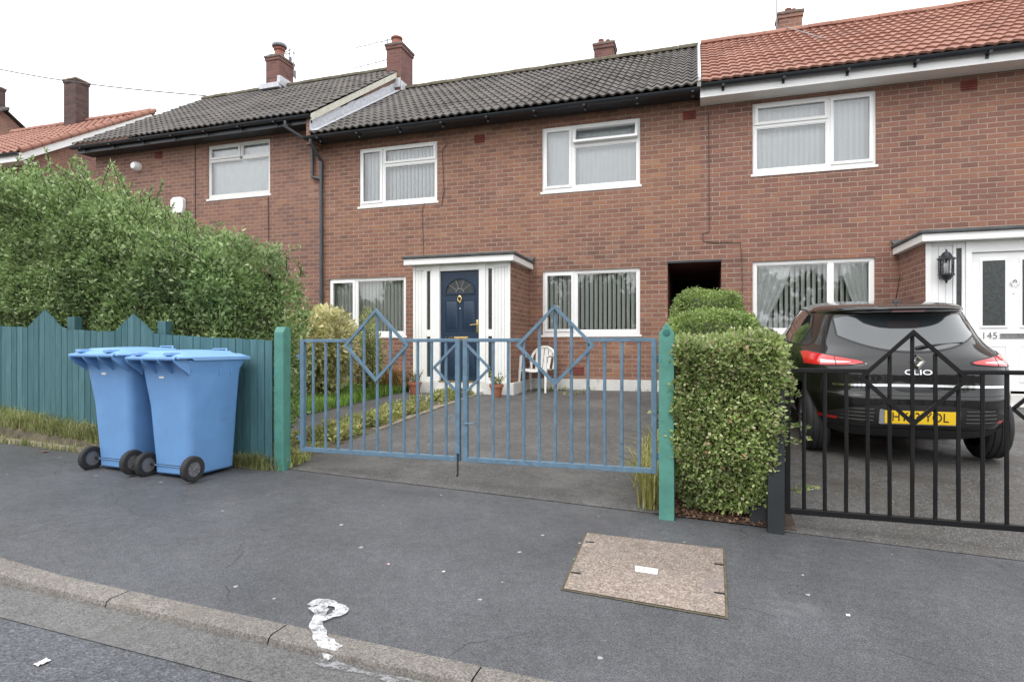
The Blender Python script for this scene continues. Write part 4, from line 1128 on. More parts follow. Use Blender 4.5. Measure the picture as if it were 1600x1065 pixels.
def hedge_points(n, x0, x1, y0, y1, zb, ztop, rr=0.25, clump=0.10, csc=3.0, depth=0.12, weights=(1.0,0.35,1.0,0.8,0.8), seed=0.0, fray=0.0):
    """points and outward normals over a clipped hedge: front(-y), back, top, left, right"""
    ar = np.array([(x1-x0)*(ztop((x0+x1)/2)-zb)*weights[0], (x1-x0)*(ztop((x0+x1)/2)-zb)*weights[1], (x1-x0)*(y1-y0)*weights[2],
                   (y1-y0)*(ztop(x0)-zb)*weights[3], (y1-y0)*(ztop(x1)-zb)*weights[4]])
    cnt = (n*ar/ar.sum()).astype(int)
    P = []; Q = []
    for k, c in enumerate(cnt):
        a = rng.uniform(0, 1, c); b = rng.uniform(0, 1, c)
        for u, v in zip(a, b):
            if k < 2:
                x = lerp(x0, x1, u); zt = ztop(x); z = lerp(zb, zt, v); y = y0 if k == 0 else y1; nn = [0, -1 if k == 0 else 1, 0]
            elif k == 2:
                x = lerp(x0, x1, u); zt = ztop(x); z = zt; y = lerp(y0, y1, v); nn = [0, 0, 1]
            else:
                x = x0 if k == 3 else x1; zt = ztop(x); z = lerp(zb, zt, v); y = lerp(y0, y1, u); nn = [-1 if k == 3 else 1, 0, 0]
            # rounded edges: pull towards an inset box
            ix = min(max(x, x0+rr), x1-rr); iy = min(max(y, y0+rr), y1-rr); iz = min(max(z, zb-1), zt-rr)
            d = Vector((x-ix, y-iy, z-iz)); L = d.length
            if L > rr:
                d = d/L; x, y, z = ix+d.x*rr, iy+d.y*rr, iz+d.z*rr; nn = d[:]
            P.append((x, y, z)); Q.append(nn)
    P = np.array(P); Q = np.array(Q)
    d = clump*nz3(P, csc, seed) + clump*0.5*nz3(P, csc*2.7, seed+9)
    d = d - depth*rng.uniform(0, 1, len(P))**1.6 + fray*np.maximum(0, rng.normal(size=len(P)))
    return P + Q*d[:, None], Q

def hedge_core(x0, x1, y0, y1, zb, ztop, m, parent, inset=0.14, name='branches'):  # solid core behind the leaves; inner shade is put into its dark colour
    mb = MB(); nx, nv = 40, 26
    def fn(u, v):
        x = lerp(x0+inset, x1-inset, u); zt = ztop(x)-inset
        t = math.pi*(1-v); c, s = math.cos(t), math.sin(t)
        e = 0.35
        yy = (y0+y1)/2 + ((y1-y0)/2-inset)*math.copysign(abs(c)**e, c)*1.0
        zz = zb + (zt-zb)*abs(s)**e
        k = 0.05*mnoise.noise(Vector((x*5, yy*5, zz*5)))
        return (x, yy+k, zz+k)
    mb.grid(nx, nv, fn)
    for xx in (x0+inset, x1-inset):
        zt = ztop(xx)-inset
        mb.quad((xx,y0+inset,zb),(xx,y1-inset,zb),(xx,y1-inset,zt),(xx,y0+inset,zt))
    return mb.build(name, m, parent, fix=False, smooth=True)

# ---------------- tall privet hedge behind the fence
HX = [-9.6,-8.45,-7.6,-6.9,-6.4,-5.9,-5.4,-4.95,-4.5,-4.1,-3.8,-3.6]; HZ = [3.10,3.06,3.06,2.98,2.82,2.64,2.47,2.32,2.16,2.00,1.85,1.7]
def htop(x): return float(np.interp(x, HX, HZ)) - 0.06
hg = thing('hedge', 'tall untrimmed privet hedge behind the teal board fence', 'hedge', (-6, 5.2, 0.1))
hx0, hx1, hy0, hy1 = -9.4, -4.22, 4.58, 5.75
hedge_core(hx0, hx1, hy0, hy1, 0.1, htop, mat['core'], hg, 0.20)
P, Q = hedge_points(98000, hx0, hx1, hy0, hy1, 0.25, htop, 0.42, 0.25, 1.9, 0.26, (1.0,0.08,0.65,0.02,0.7), 3.0, 0.05)
keep = (P[:,2] > 1.45) | (P[:,1] > 4.56); P, Q = P[keep], Q[keep]; P[:,1] = np.maximum(P[:,1], 4.44); P[:,1] = np.where(P[:,2] < 1.45, np.maximum(P[:,1], 4.56), P[:,1])
A = Q*0.55 + rng.normal(size=P.shape)*0.55 + np.array([0,0,0.35])
A[:,1] = np.where(P[:,2] < 1.5, np.maximum(A[:,1], -0.35), A[:,1])
leaf_obj('foliage', P, A, rng.uniform(0.032, 0.058, len(P)), mat['privet'], hg, 0.5)
# long young shoots standing out of the top and face
SP = []; SA = []; sm = MB()
for k in range(520):
    if k < 330:
        x = rnd.uniform(-9.3, -4.2); 
        if rnd.random() < 0.45: x = rnd.uniform(-9.2, -5.2)
        y = rnd.uniform(4.75, 5.7); z = htop(x) - 0.10 + rnd.uniform(-0.05, 0.05)
        hgt = rnd.uniform(0.10, 0.28) + (0.45*rnd.random()**2 if -8.8 < x < -6.2 else 0.15*rnd.random()**2)
        d = Vector((rnd.gauss(0.1, 0.35), rnd.gauss(-0.1, 0.3), 1))
    else:
        x = rnd.uniform(-9.3, -4.3); z = lerp(1.55, htop(x)-0.1, rnd.random()); y = hy0+0.02; hgt = rnd.uniform(0.12, 0.28)
        d = Vector((rnd.gauss(0.1, 0.5), -0.8, 0.8))
    d.normalize(); p = Vector((x, y, z)); bend = Vector((rnd.gauss(0, 0.25), rnd.gauss(0, 0.2), -0.15)); pts = []
    ns = max(3, int(hgt/0.035))
    for i in range(ns+1):
        q = p + d*(hgt*i/ns) + bend*hgt*(i/ns)**2; pts.append(q)
        for sg in (1, -1, 0):
            side = Vector((rnd.gauss(0, 1), rnd.gauss(0, 1), rnd.gauss(0.3, 0.5))).normalized()
            SP.append(q[:]); SA.append((side*0.8 + d*0.6)[:])
    sm.tube(pts, [0.004]*ns+[0.0015], 4, cap=False)
leaf_obj('shoot_leaves', SP, SA, np.full(len(SP), 0.050), mat['privet'], hg, 0.42)
sm.build('shoots', mat['twig'], hg, fix=False)['kind'] = 'stuff'

# ---------------- clipped boundary hedge in three steps
def clip_hedge(label, x0, x1, y0, y1, zb, zt, n, size, m, base, rr=0.14, clump=0.05, csc=5, slope=0.0, depth=0.11, core_in=0.0):
    h = thing('hedge', label, 'hedge', ((x0+x1)/2, (y0+y1)/2, base), 'clipped hedges between the two driveways')
    ft = lambda x: zt + slope*(x-x0) + 0.02*math.sin(x*9+y0)
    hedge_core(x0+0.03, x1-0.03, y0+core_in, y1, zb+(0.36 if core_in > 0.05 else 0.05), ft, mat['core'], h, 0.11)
    P, Q = hedge_points(n, x0, x1, y0, y1, zb, ft, rr, clump, csc, depth, (1.3,0.3,1.0,0.7,0.9), y0, 0.018)
    # ragged lower edge and a few gaps
    low = (P[:,2]-zb)/0.25
    keep = (rng.uniform(0, 1, len(P)) < np.clip(low+0.75, 0, 1)) & (nz3(P, 4.5, 20.0+y0) > -0.62)
    P, Q = P[keep], Q[keep]
    xc = (x0+x1)/2; P[:,0] = xc + (P[:,0]-xc)*np.clip(0.70+0.30*(P[:,2]-zb)/0.55, 0.70, 1); P[:,1] += 0.20*np.clip(1-(P[:,2]-zb)/0.45, 0, 1)
    A = Q*0.7 + rng.normal(size=P.shape)*0.6 + np.array([0,0,0.15])
    leaf_obj('foliage', P, A, np.full(len(P), size), m, h, 0.62, 0.12)
    return h
hn = clip_hedge('square-clipped leafy hedge between the green and black gateposts, nearest the pavement', -0.195, 0.58, 4.29, 6.25, -0.07, 1.165, 84000, 0.031, mat['box_leaf'], -0.12, core_in=0.10)
clip_hedge('bright green clipped hedge in the middle, second step behind the gateposts', -0.29, 0.63, 6.45, 8.25, 0.2, 1.475, 26000, 0.032, mat['hedge_far'], 0.1, 0.2, 0.03)
clip_hedge('rounded clipped hedge farthest back, below the dark passage opening', -0.34, 0.62, 8.40, 10.2, 0.25, 1.90, 22000, 0.032, mat['hedge_far'], 0.2, 0.3, 0.03)
# stems and reaching sprigs of the nearest hedge
sm = MB(); SP = []; SA = []
for k in range(46):
    x = rnd.uniform(-0.12, 0.52); y = rnd.uniform(4.58, 5.1); z = gz(x, y)
    p = [Vector((x, y, z-0.02))]
    for i in range(4): p.append(p[-1] + Vector((rnd.gauss(0, 0.05), rnd.gauss(-0.01, 0.04), 0.10)))
    sm.tube(p, [0.009, 0.008, 0.007, 0.006, 0.004], 5)
for (x, y, z, dx, dz, L) in ((0.60,4.52,0.42,0.8,0.35,0.16),(0.60,4.50,0.10,0.9,0.25,0.19),(-0.18,4.48,0.62,-0.9,0.1,0.15),(0.62,4.55,0.55,0.9,-0.1,0.12),(0.60,4.52,0.75,0.8,0.3,0.10),(-0.2,4.5,0.5,-0.8,0.4,0.1)):
    pts = [Vector((x, y, z)) + Vector((dx, -0.25, dz))*(L*i/6) for i in range(7)]
    sm.tube(pts, 0.003, 4)
    for q in pts:
        for _ in range(3): SP.append(q[:]); SA.append((rnd.gauss(dx*0.6, 0.6), rnd.gauss(-0.4, 0.5), rnd.gauss(0.3, 0.5)))
sm.build('stems', mat['twig'], hn, fix=False)['kind'] = 'stuff'
leaf_obj('sprigs', SP, SA, np.full(len(SP), 0.040), mat['box_leaf'], hn, 0.6)['kind'] = 'stuff'
n = 2600
P = np.stack([rng.uniform(-0.17, 0.50, n), 4.46+0.5*rng.uniform(0, 1, n)**1.5, np.zeros(n)], 1); P[:,2] = [gz(p[0], p[1])+0.012+0.02*rnd.random() for p in P]
tag(leaf_obj('leaf_litter', P, rng.normal(size=P.shape)*np.array([1,1,0.35]), np.full(n, 0.035), mat['dead'], None, 0.45), 'brown dead leaves and twigs under the clipped hedge', 'leaf litter', kind='stuff')

# ---------------- teal board fence
fn_ = thing('board_fence', 'teal painted vertical board fence with two pointed peaks, in front of the tall hedge', 'fence', (-6.3, 4.45, 0.1))
def ftop(x): return 1.333 + (1.160-1.333)*(x+7.23)/(7.23-3.64)
def fbot(x): return float(np.interp(x, [-9,-7.23,-6.0,-5.0,-3.64], [0.50,0.37,0.24,0.12,0.035]))
bd = MB(); x = -8.9; bw = 0.082
while x < -3.66:
    xe = min(x+bw-0.006, -3.63)
    def tz(xx):
        z = ftop(xx)
        for c in (-6.53, -5.31, -8.3):
            z = max(z, 1.02*ftop(c)+0.165-abs(xx-c)*0.73) if abs(xx-c) < 0.27 else z
        return z
    j = rnd.uniform(-0.004, 0.004); dy = rnd.uniform(-0.003, 0.003)
    xm = [x, xe] + [c for c in (-6.53, -5.31, -8.3) if x < c < xe]; xm.sort()
    poly = [(x, fbot(x)+rnd.uniform(-0.01, 0.01)), (xe, fbot(xe)+rnd.uniform(-0.01, 0.01))] + [(q, tz(q)+j) for q in reversed(xm)]
    bd.prism(poly, 0.018, at=4.425+dy)
    x += bw
bd.build('boards', mat['fence'], fn_)
for z in (0.45, 1.02):
    r = MB(); r.add([(-8.9,4.446,ftop(-8.9)-1.33+z),(-3.63,4.446,ftop(-3.63)-1.33+z),(-3.63,4.446,ftop(-3.63)-1.25+z),(-8.9,4.446,ftop(-8.9)-1.25+z),(-8.9,4.49,ftop(-8.9)-1.33+z),(-3.63,4.49,ftop(-3.63)-1.33+z),(-3.63,4.49,ftop(-3.63)-1.25+z),(-8.9,4.49,ftop(-8.9)-1.25+z)], [(0,1,2,3),(7,6,5,4),(0,4,5,1),(3,2,6,7),(0,3,7,4),(1,5,6,2)])
    r.build('rail', mat['fence'], fn_)
for xc in (-6.24, -5.02, -8.0):
    r = MB(); r.box(xc-0.05, xc+0.05, 4.492, 4.58, 0.0, ftop(xc)+0.13, bev=0.006); r.build('fence_post', mat['fence'], fn_)

# grassy bank and old stone edging below the fence
bk = MB(); xs = frange(-9, -4.75, 40)
prof = [(4.25, 0.0), (4.27, 0.6), (4.34, 0.85), (4.47, 1.0)]
def bankz(x, k):
    b = pave_z(x, 4.25); return b - 0.01 + (max(0.02, fbot(x)+0.03-b))*k*min(1, (-4.7-x)/0.8)
bk.grid(40, 4, lambda u, v: (lerp(-9, -4.75, u), prof[round(v*3)][0] + 0.02*mnoise.noise(Vector((u*30, v*3, 0))), bankz(lerp(-9, -4.75, u), prof[round(v*3)][1]) + 0.015*mnoise.noise(Vector((u*40, v*5, 4)))))
o = bk.build('verge_bank', mat['earth'], fix=False, smooth=True); o['kind'] = 'structure'
x = -7.6
k = 0
while x < -5.3:
    L = rnd.uniform(0.5, 0.75)
    s = MB(); s.box(0, L-0.015, -0.035, 0.035, -0.08, 0.055, bev=0.015)
    o = s.build('edging_stone', mat['stone_edge'], fix=False, smooth=40); o.location = (x, 4.235, pave_z(x+L/2, 4.23)); o.rotation_euler = (rnd.uniform(-.1,.1), 0.0387, rnd.uniform(-.03,.03))
    tag(o, ['worn stone edging block under the grass at the far left', 'worn stone edging block just left of the bins', 'worn stone edging block in the middle of the grassy edging', 'worn stone edging block tucked behind the left bin'][k % 4], 'edging stone', 'edging stones below the fence'); k += 1
    x += L
n = 5200
P = np.empty((n, 3)); P[:,0] = rng.uniform(-8.8, -4.75, n); P[:,1] = 4.27 + 0.16*rng.uniform(0, 1, n)
for i in range(n): P[i,2] = bankz(P[i,0], float(np.interp(P[i,1], [4.25,4.27,4.34,4.47], [0,.6,.85,1]))) - 0.01
n2 = 900
P2 = np.empty((n2, 3)); P2[:,0] = rng.normal(-3.84, 0.10, n2); P2[:,1] = rng.uniform(4.34, 4.43, n2); P2[:,2] = [pave_z(p[0], p[1]) for p in P2]
n3 = 500
P3 = np.empty((n3, 3)); P3[:,0] = rng.uniform(-7.5, -5.2, n3); P3[:,1] = rng.uniform(4.17, 4.23, n3); P3[:,2] = [pave_z(p[0], p[1])+0.0 for p in P3]
PP = np.concatenate([P, P2, P3]); hh = np.concatenate([rng.uniform(0.07, 0.21, n), rng.uniform(0.06, 0.19, n2), rng.uniform(0.04, 0.12, n3)])
tag(blade_obj('verge_grass', PP, hh, mat['drygrass'], None, 0.7, 0.0035), 'long pale grass growing along the foot of the teal fence', 'grass', kind='stuff')

# ---------------- gate posts
def gate_post(label, x, y, z0, z1, m, top, size=0.10, cap=True, group=None):
    p = thing('gate_post', label, 'gate post', (x, y, z0), group)
    mb = MB(); s = size/2
    if top == 'ridge':                       # weathered: bevelled front edge
        mb.prism([(y-s, z0-0.3), (y+s, z0-0.3), (y+s, z1-0.015), (y+s-0.02, z1), (y-s+0.03, z1), (y-s, z1-0.05)], size, axis='x', at=x-s)
    elif top == 'point':
        mb.prism([(x-s, z0-0.3), (x+s, z0-0.3), (x+s, z1-0.075), (x+0.006, z1), (x-0.006, z1), (x-s, z1-0.075)], size, at=y-s)
    else:
        mb.box(x-s, x+s, y-s, y+s, z0-0.3, z1)
    o = mb.build('post', m, p)
    bv = o.modifiers.new('edges', 'BEVEL'); bv.width = 0.004; bv.segments = 2
    return p
gpl = gate_post('sea green wooden gatepost at the left end of the fence, joining the blue gate', -3.565, 4.45, -0.02, 1.285, mat['post_green'], 'ridge', group='green gateposts')
gpr = gate_post('sea green pointed gatepost with a round knob, left of the clipped hedge', -0.205, 4.40, -0.14, 1.275, mat['post_green'], 'point', 0.105, group='green gateposts')
kb = MB(); kb.lathe([(0.0,-0.006),(0.022,-0.005),(0.026,0.0)], 20, (-0.205,4.3475,1.208), axis='y'); kb.build('disc', plain('dull_green_disc', (0.03,0.13,0.115), 0.6), gpr)
gpb = gate_post('black painted gatepost holding the black gate, right of the clipped hedge', 0.515, 4.39, -0.17, 0.90, mat['post_black'], 'flat', 0.105)
bp = MB(); bp.box(0.36, 0.462, 4.46, 4.50, -0.14, 0.06); bp.build('timber_offcut', mat['post_black'], gpb)

# ---------------- gates
GL = 1.53; SP_ = GL/12
def gate_leaf(label, m, origin, mirror, group, dz=0.0):
    """leaf runs along +x from its hinge stile (0) to the meeting stile (GL); mirror runs it back along -x"""
    g = thing('metal_gate', label, 'gate', origin, group)
    sx = -1 if mirror else 1
    def X(v): return v*sx
    def part(name, fn_b, m=m):
        mb = MB(); fn_b(mb)
        mb.v = [(p[0]*sx, p[1], p[2]) for p in mb.v]
        o = mb.build(name, m, g, world=False)
        return o
    ZT_, ZB_ = 1.158, 0.195
    part('hinge_stile', lambda b: b.box(0, 0.04, -0.02, 0.02, ZB_-0.02, ZT_+0.012, bev=0.003))
    part('meeting_stile', lambda b: b.box(GL-0.04, GL, -0.02, 0.02, ZB_-0.02, ZT_+0.012, bev=0.003))
    part('bottom_rail', lambda b: b.box(0.04, GL-0.04, -0.019, 0.019, ZB_-0.019, ZB_+0.019, bev=0.003))
    dc, dr, dzc = GL/2, 0.296, 1.118
    part('top_rail', lambda b: (b.box(0.04, dc-dr+0.035, -0.017, 0.017, ZT_-0.013, ZT_+0.015, bev=0.002)))
    part('top_rail', lambda b: (b.box(dc+dr-0.035, GL-0.04, -0.017, 0.017, ZT_-0.013, ZT_+0.015, bev=0.002)))
    for k in range(1, 12):
        x = SP_*k; top = ZT_-0.013
        if abs(x-dc) < dr-0.02: top = dzc + (dr-abs(x-dc)) - 0.012
        if k == 11: pass
        part('bar', lambda b, x=x, top=top: b.tube([(x, 0, ZB_+0.015), (x+rnd.uniform(-.002,.002), rnd.uniform(-.002,.002), (ZB_+top)/2), (x, 0, top)], 0.0128, 10))
        shade(g.children[-1].data, 40)
    def dia(b):
        y = -0.021
        for q in range(4):
            a = [(dc, dzc+dr), (dc+dr, dzc), (dc, dzc-dr), (dc-dr, dzc)]
            p0, p1 = Vector((a[q][0], 0, a[q][1])), Vector((a[(q+1) % 4][0], 0, a[(q+1) % 4][1]))
            d = (p1-p0).normalized(); n = Vector((-d.z, 0, d.x))*0.012
            o0, o1 = p0+n*-1, p1+n*-1
            b.add([(p0+n+d*-0.012+Vector((0,y-0.009,0))), (p1+n+d*0.012+Vector((0,y-0.009,0))), (p1-n-d*0.012+Vector((0,y-0.009,0))), (p0-n+d*0.012+Vector((0,y-0.009,0))),
                   (p0+n+d*-0.012+Vector((0,y+0.010,0))), (p1+n+d*0.012+Vector((0,y+0.010,0))), (p1-n-d*0.012+Vector((0,y+0.010,0))), (p0-n+d*0.012+Vector((0,y+0.010,0)))],
                  [(0,1,2,3),(7,6,5,4),(0,4,5,1),(1,5,6,2),(2,6,7,3),(3,7,4,0)])
    part('diamond', dia)
    def half(b):
        for s in (1, -1):
            b.tube([(GL-0.038, -0.012, 0.935+s*0.185), (GL-0.038-0.190, -0.012, 0.935+s*0.0)], 0.0095, sq=True)
    part('half_diamond', half)
    def hinge(b, z):
        b.tube([(-0.05, -0.0, z), (0.002, -0.0, z)], 0.009, 8); b.tube([(-0.016, 0, z-0.03), (-0.016, 0, z+0.025)], 0.014, 8)
    part('hinge', lambda b: hinge(b, 1.02)); part('hinge', lambda b: hinge(b, 0.30))
    return g, part
g1, part1 = gate_leaf('left leaf of the pale blue metal gates, hung on the post beside the fence', mat['gate_blue'], (-3.365, 4.45, 0), False, 'blue diamond gates')
part1('latch', lambda b: b.tube([(GL-0.05,-0.03,0.50),(GL-0.075,-0.032,0.505),(GL-0.082,-0.034,0.53),(GL-0.072,-0.034,0.55),(GL-0.058,-0.03,0.545)], 0.006, 8))
part1('drop_bolt', lambda b: (b.tube([(GL-0.012,-0.028,0.24),(GL-0.012,-0.028,0.07)], 0.008, 8), b.tube([(GL-0.012,-0.028,0.07),(GL-0.02,-0.028,0.055)], 0.009, 6)), mat['rubber'])
g2, part2 = gate_leaf('right leaf of the pale blue metal gates, in front of the white chair', mat['gate_blue'], (-0.278, 4.45, 0), True, 'blue diamond gates')
part2('latch', lambda b: b.tube([(GL-0.115,-0.03,0.50),(GL-0.10,-0.03,0.487),(GL-0.02,-0.03,0.487)], 0.0065, 8))
g3, part3 = gate_leaf('black metal gate with a diamond, in front of the parked car', mat['gate_black'], (0.573, 4.43, -0.212), False, None)

gate_post('black gatepost at the far side of the drive, outside the right edge', 3.735, 4.39, -0.29, 0.90, mat['post_black'], 'flat', 0.105)
gate_leaf('second leaf of the black gates, mostly outside the right edge', mat['gate_black'], (3.655, 4.43, -0.212), True, None)

# ---------------- wheelie bins
def make_bin(label, x, y, yaw, lidm):
    z = pave_z(x, y)
    b = thing('wheelie_bin', label, 'bin', (x, y, z), 'blue wheelie bins on the pavement')
    b.rotation_euler = (0, 0, rad(yaw))
    mb = MB()
    def ringp(hw, y0, y1, z, r, n=5):
        pts = []
        for cx, cy, a0 in ((hw-r, y0+r, -90), (hw-r, y1-r, 0), (-hw+r, y1-r, 90), (-hw+r, y0+r, 180)):
            for i in range(n+1):
                a = rad(a0 + 90*i/n); pts.append((cx+r*math.cos(a), cy+r*math.sin(a), z))
        return pts
    secs = [(0.190,0.08,0.51,0.030,0.03),(0.203,0.062,0.525,0.045,0.045),(0.206,0.058,0.53,0.12,0.05),(0.236,0.028,0.545,0.60,0.055),(0.262,-0.008,0.548,0.86,0.055),(0.266,-0.014,0.552,0.90,0.055),(0.280,-0.035,0.575,0.955,0.05),(0.286,-0.042,0.58,0.985,0.045),(0.278,-0.03,0.57,0.99,0.045)]
    rings = [ringp(*s[:3], s[3], s[4]) for s in secs]; k = len(rings[0]); vs = sum(rings, [])
    fs = [(i*k+j, i*k+(j+1) % k, (i+1)*k+(j+1) % k, (i+1)*k+j) for i in range(len(rings)-1) for j in range(k)] + [tuple(range(k-1, -1, -1))]
    mb.add(vs, fs)
    for sx in (-1, 1):                                       # moulded ribs under the rim on the sides and axle housing
        for yy in (0.30, 0.42):
            mb.box(sx*0.262-0.010, sx*0.262+0.010, yy-0.006, yy+0.006, 0.86, 0.97)
    mb.box(-0.185, 0.185, 0.050, 0.07, 0.10, 0.108)
    body = mb.build('body', mat['bin'], b, world=False, smooth=38)
    # handle bar with scalloped brackets
    hb = MB(); hb.tube([(-0.27,-0.125,1.000),(0.27,-0.125,1.000)], 0.017, 10)
    for xx in (-0.262, -0.09, 0.09, 0.262):
        hb.prism([(0.0,0.865),(0.0,0.985),(-0.12,1.018),(-0.145,0.998),(-0.138,0.972),(-0.09,0.930),(-0.035,0.895)], 0.016, axis='x', at=xx-0.008)
    hb.prism([(0.015,0.98),(-0.06,0.985),(-0.06,1.0),(0.015,1.0)], 0.50, axis='x', at=-0.25)
    hb.build('handle', mat['bin'], b, world=False, smooth=40)
    # lid: shallow dome with a turned-down rim and a raised middle
    lm = MB()
    def lid(u, v):
        x = lerp(-0.300, 0.300, u); yy = lerp(-0.125, 0.605, v)
        e = min(u, 1-u)*12; f = min(v, 1-v)*14
        z = 1.012 + 0.022*min(1, e)*min(1, f) + 0.020*sstep(min(1, (min(u, 1-u)-0.13)/0.05))*sstep(min(1, (min(v*1.2, 1-v)-0.12)/0.05)) + 0.018*math.sin(math.pi*v)*math.sin(math.pi*u)
        return (x, yy, z)
    lm.grid(33, 37, lid)
    nU, nV = 33, 37
    edge = [j for j in range(nU)] + [j*nU+nU-1 for j in range(1, nV)] + [(nV-1)*nU+j for j in range(nU-2, -1, -1)] + [j*nU for j in range(nV-2, 0, -1)]
    base = len(lm.v); cxm, cym = 0, 0.24
    for i in edge:
        p = lm.v[i]; lm.v.append((p[0]*1.004, cym+(p[1]-cym)*1.004, 0.985 if p[1] > 0.0 else 1.0))
    ne = len(edge)
    for i in range(ne): lm.f.append((edge[i], base+i, base+(i+1) % ne, edge[(i+1) % ne])); lm.m.append(0)
    for xx in (-0.17, 0.17):
        lm.box(xx-0.035, xx+0.035, -0.132, 0.06, 1.025, 1.052, bev=0.008)
    lid_ = lm.build('lid', lidm, b, world=False, smooth=35)
    lh = MB(); lh.tube([(-0.08,0.54,1.04),(-0.08,0.555,1.075),(0.08,0.555,1.075),(0.08,0.54,1.04)], 0.008, 8); lh.build('lid_handle', lidm, lid_, world=False, smooth=40)
    for sx in (-1, 1):
        w_ = MB(); c = (sx*0.258, 0.035, 0.105)
        pr = [(0.062,-0.026),(0.094,-0.026),(0.102,-0.020),(0.105,-0.008),(0.105,0.008),(0.102,0.020),(0.094,0.026),(0.062,0.026),(0.062,-0.026)]
        w_.lathe(pr, 28, c, axis='x'); wo_ = w_.build('wheel', mat['rubber'], b, world=False, smooth=35)
        r_ = MB(); r_.lathe([(0.0,-0.016),(0.060,-0.014),(0.064,-0.020),(0.064,0.020),(0.060,0.014),(0.0,0.016)], 24, c, axis='x')
        for i in range(8):
            a = 2*math.pi*i/8
            r_.tube([(c[0]+sx*0.016, c[1]+0.014*math.cos(a), c[2]+0.014*math.sin(a)), (c[0]+sx*0.018, c[1]+0.060*math.cos(a), c[2]+0.060*math.sin(a))], 0.005, 5)
        r_.lathe([(0.0,sx*0.026),(0.016,sx*0.024),(0.018,sx*0.012)], 12, c, axis='x')
        r_.build('wheel_hub', mat['grey_plastic'], wo_, world=False, smooth=35)
    ax = MB(); ax.tube([(-0.25,0.06,0.105),(0.25,0.06,0.105)], 0.009, 8); ax.build('axle', mat['rubber'], b, world=False)
    st = MB(); st.grid(6, 2, lambda u, v: (-0.06+0.055*u, lerp(-0.0085, -0.0105, v), 0.835+0.018*v)); st.build('sticker', mat['label_plate'], b, world=False, fix=False)
    return b
bR = make_bin('right-hand blue wheelie bin with pale lid, in front of its twin', -4.165, 3.765, -3.0, mat['bin_lid'])
bL = make_bin('left-hand blue wheelie bin, partly hidden behind the other bin', -4.775, 3.745, -4.0, mat['bin_lid'])

# ------------------------------------------------------------------ parked hatchback
mat['car_paint'] = plain('black_brown_car_paint', (0.005,0.0045,0.0045), 0.45, 0.05, 3, spec=0.2, coat=1.0)
mat['car_glass'] = plain('tinted_car_glass', (0.020,0.026,0.028), 0.03, 0.05, 3, spec=1.0, coat=1.0)
mat['car_glass'].node_tree.nodes['Principled BSDF'].inputs['Coat IOR'].default_value = 1.55
mat['car_trim'] = plain('matt_black_trim', (0.018,0.018,0.019), 0.55, 0.1, 20)
mat['red_lens'] = plain('red_lamp_lens', (0.55,0.012,0.014), 0.12, 0.15, 30, coat=1.0)
mat['clear_lens'] = plain('clear_lamp_lens', (0.62,0.50,0.50), 0.12, 0.2, 40, coat=1.0)
mat['rim'] = plain('dark_alloy', (0.26,0.26,0.27), 0.3, 0.1, 20, metal=0.6)
mat['plate'] = plain('yellow_number_plate', (0.80,0.52,0.02), 0.4, 0.03)
mat['plate_ink'] = plain('black_plate_letters', (0.015,0.015,0.015), 0.5)
mat['skin_dark'] = plain('wheel_arch_liner', (0.010,0.010,0.010), 0.9)

CZS = [0.20,0.26,0.34,0.45,0.55,0.62,0.66,0.75,0.83,0.90,0.96,1.00,1.05,1.12,1.20,1.28,1.335,1.355,1.375,1.395,1.415,1.432,1.443,1.449]
CYR = [0.34,0.12,0.05,0.012,0.0,0.004,0.030,0.048,0.060,0.080,0.120,0.165,0.225,0.290,0.360,0.425,0.455,0.345,0.310,0.320,0.42,0.62,0.95,1.4]
CYF = [3.90,3.99,4.03,4.05,4.04,4.02,4.00,3.95,3.86,3.70,3.46,3.33,3.22,3.06,2.88,2.70,2.55,2.50,2.44,2.37,2.28,2.16,2.00,1.8]
CW =  [0.74,0.80,0.835,0.856,0.864,0.866,0.866,0.868,0.868,0.864,0.846,0.824,0.795,0.764,0.728,0.690,0.660,0.648,0.630,0.606,0.570,0.51,0.40,0.22]
CN =  [3.6,3.8,4.0,4.2,4.4,4.5,4.5,4.5,4.5,4.3,3.8,3.4,3.1,3.0,3.0,3.0,3.0,3.0,3.0,3.0,3.0,2.8,2.6,2.4]
YC = 1.75
_zz = np.linspace(CZS[0], CZS[-1], 500)
def _sm(arr, s=5):
    a = np.interp(_zz, CZS, arr); k = np.exp(-0.5*(np.arange(-15, 16)/s)**2); k /= k.sum()
    return np.convolve(np.pad(a, 15, mode='edge'), k, mode='valid')
_yr, _yf, _w, _n = _sm(CYR, 3), _sm(CYF), _sm(CW), _sm(CN)
def cp(z): return tuple(float(np.interp(z, _zz, a)) for a in (_yr, _yf, _w, _n))
def c_rear(x, z):
    yr, yf, w_, n_ = cp(z); k = min(0.9999, abs(x)/w_)
    return YC - (YC-yr)*(1-k**n_)**(1/n_)
def c_side(y, z):
    yr, yf, w_, n_ = cp(z); b_ = (YC-yr) if y < YC else (yf-YC)
    k = min(0.9999, abs(y-YC)/b_)
    return w_*(1-k**n_)**(1/n_)

cx0, cy0 = 1.815, 5.86
zr_, zf_ = gz(cx0, cy0+0.62), gz(cx0, cy0+0.62+2.59)
pit = math.atan2(zf_-zr_, 2.59)
car = thing('parked_car', 'black five-door hatchback parked nose-in on the drive behind the black gate', 'car', (cx0, cy0, zr_ - 0.62*math.tan(pit)))
car.rotation_euler = (pit, 0, rad(-0.5))

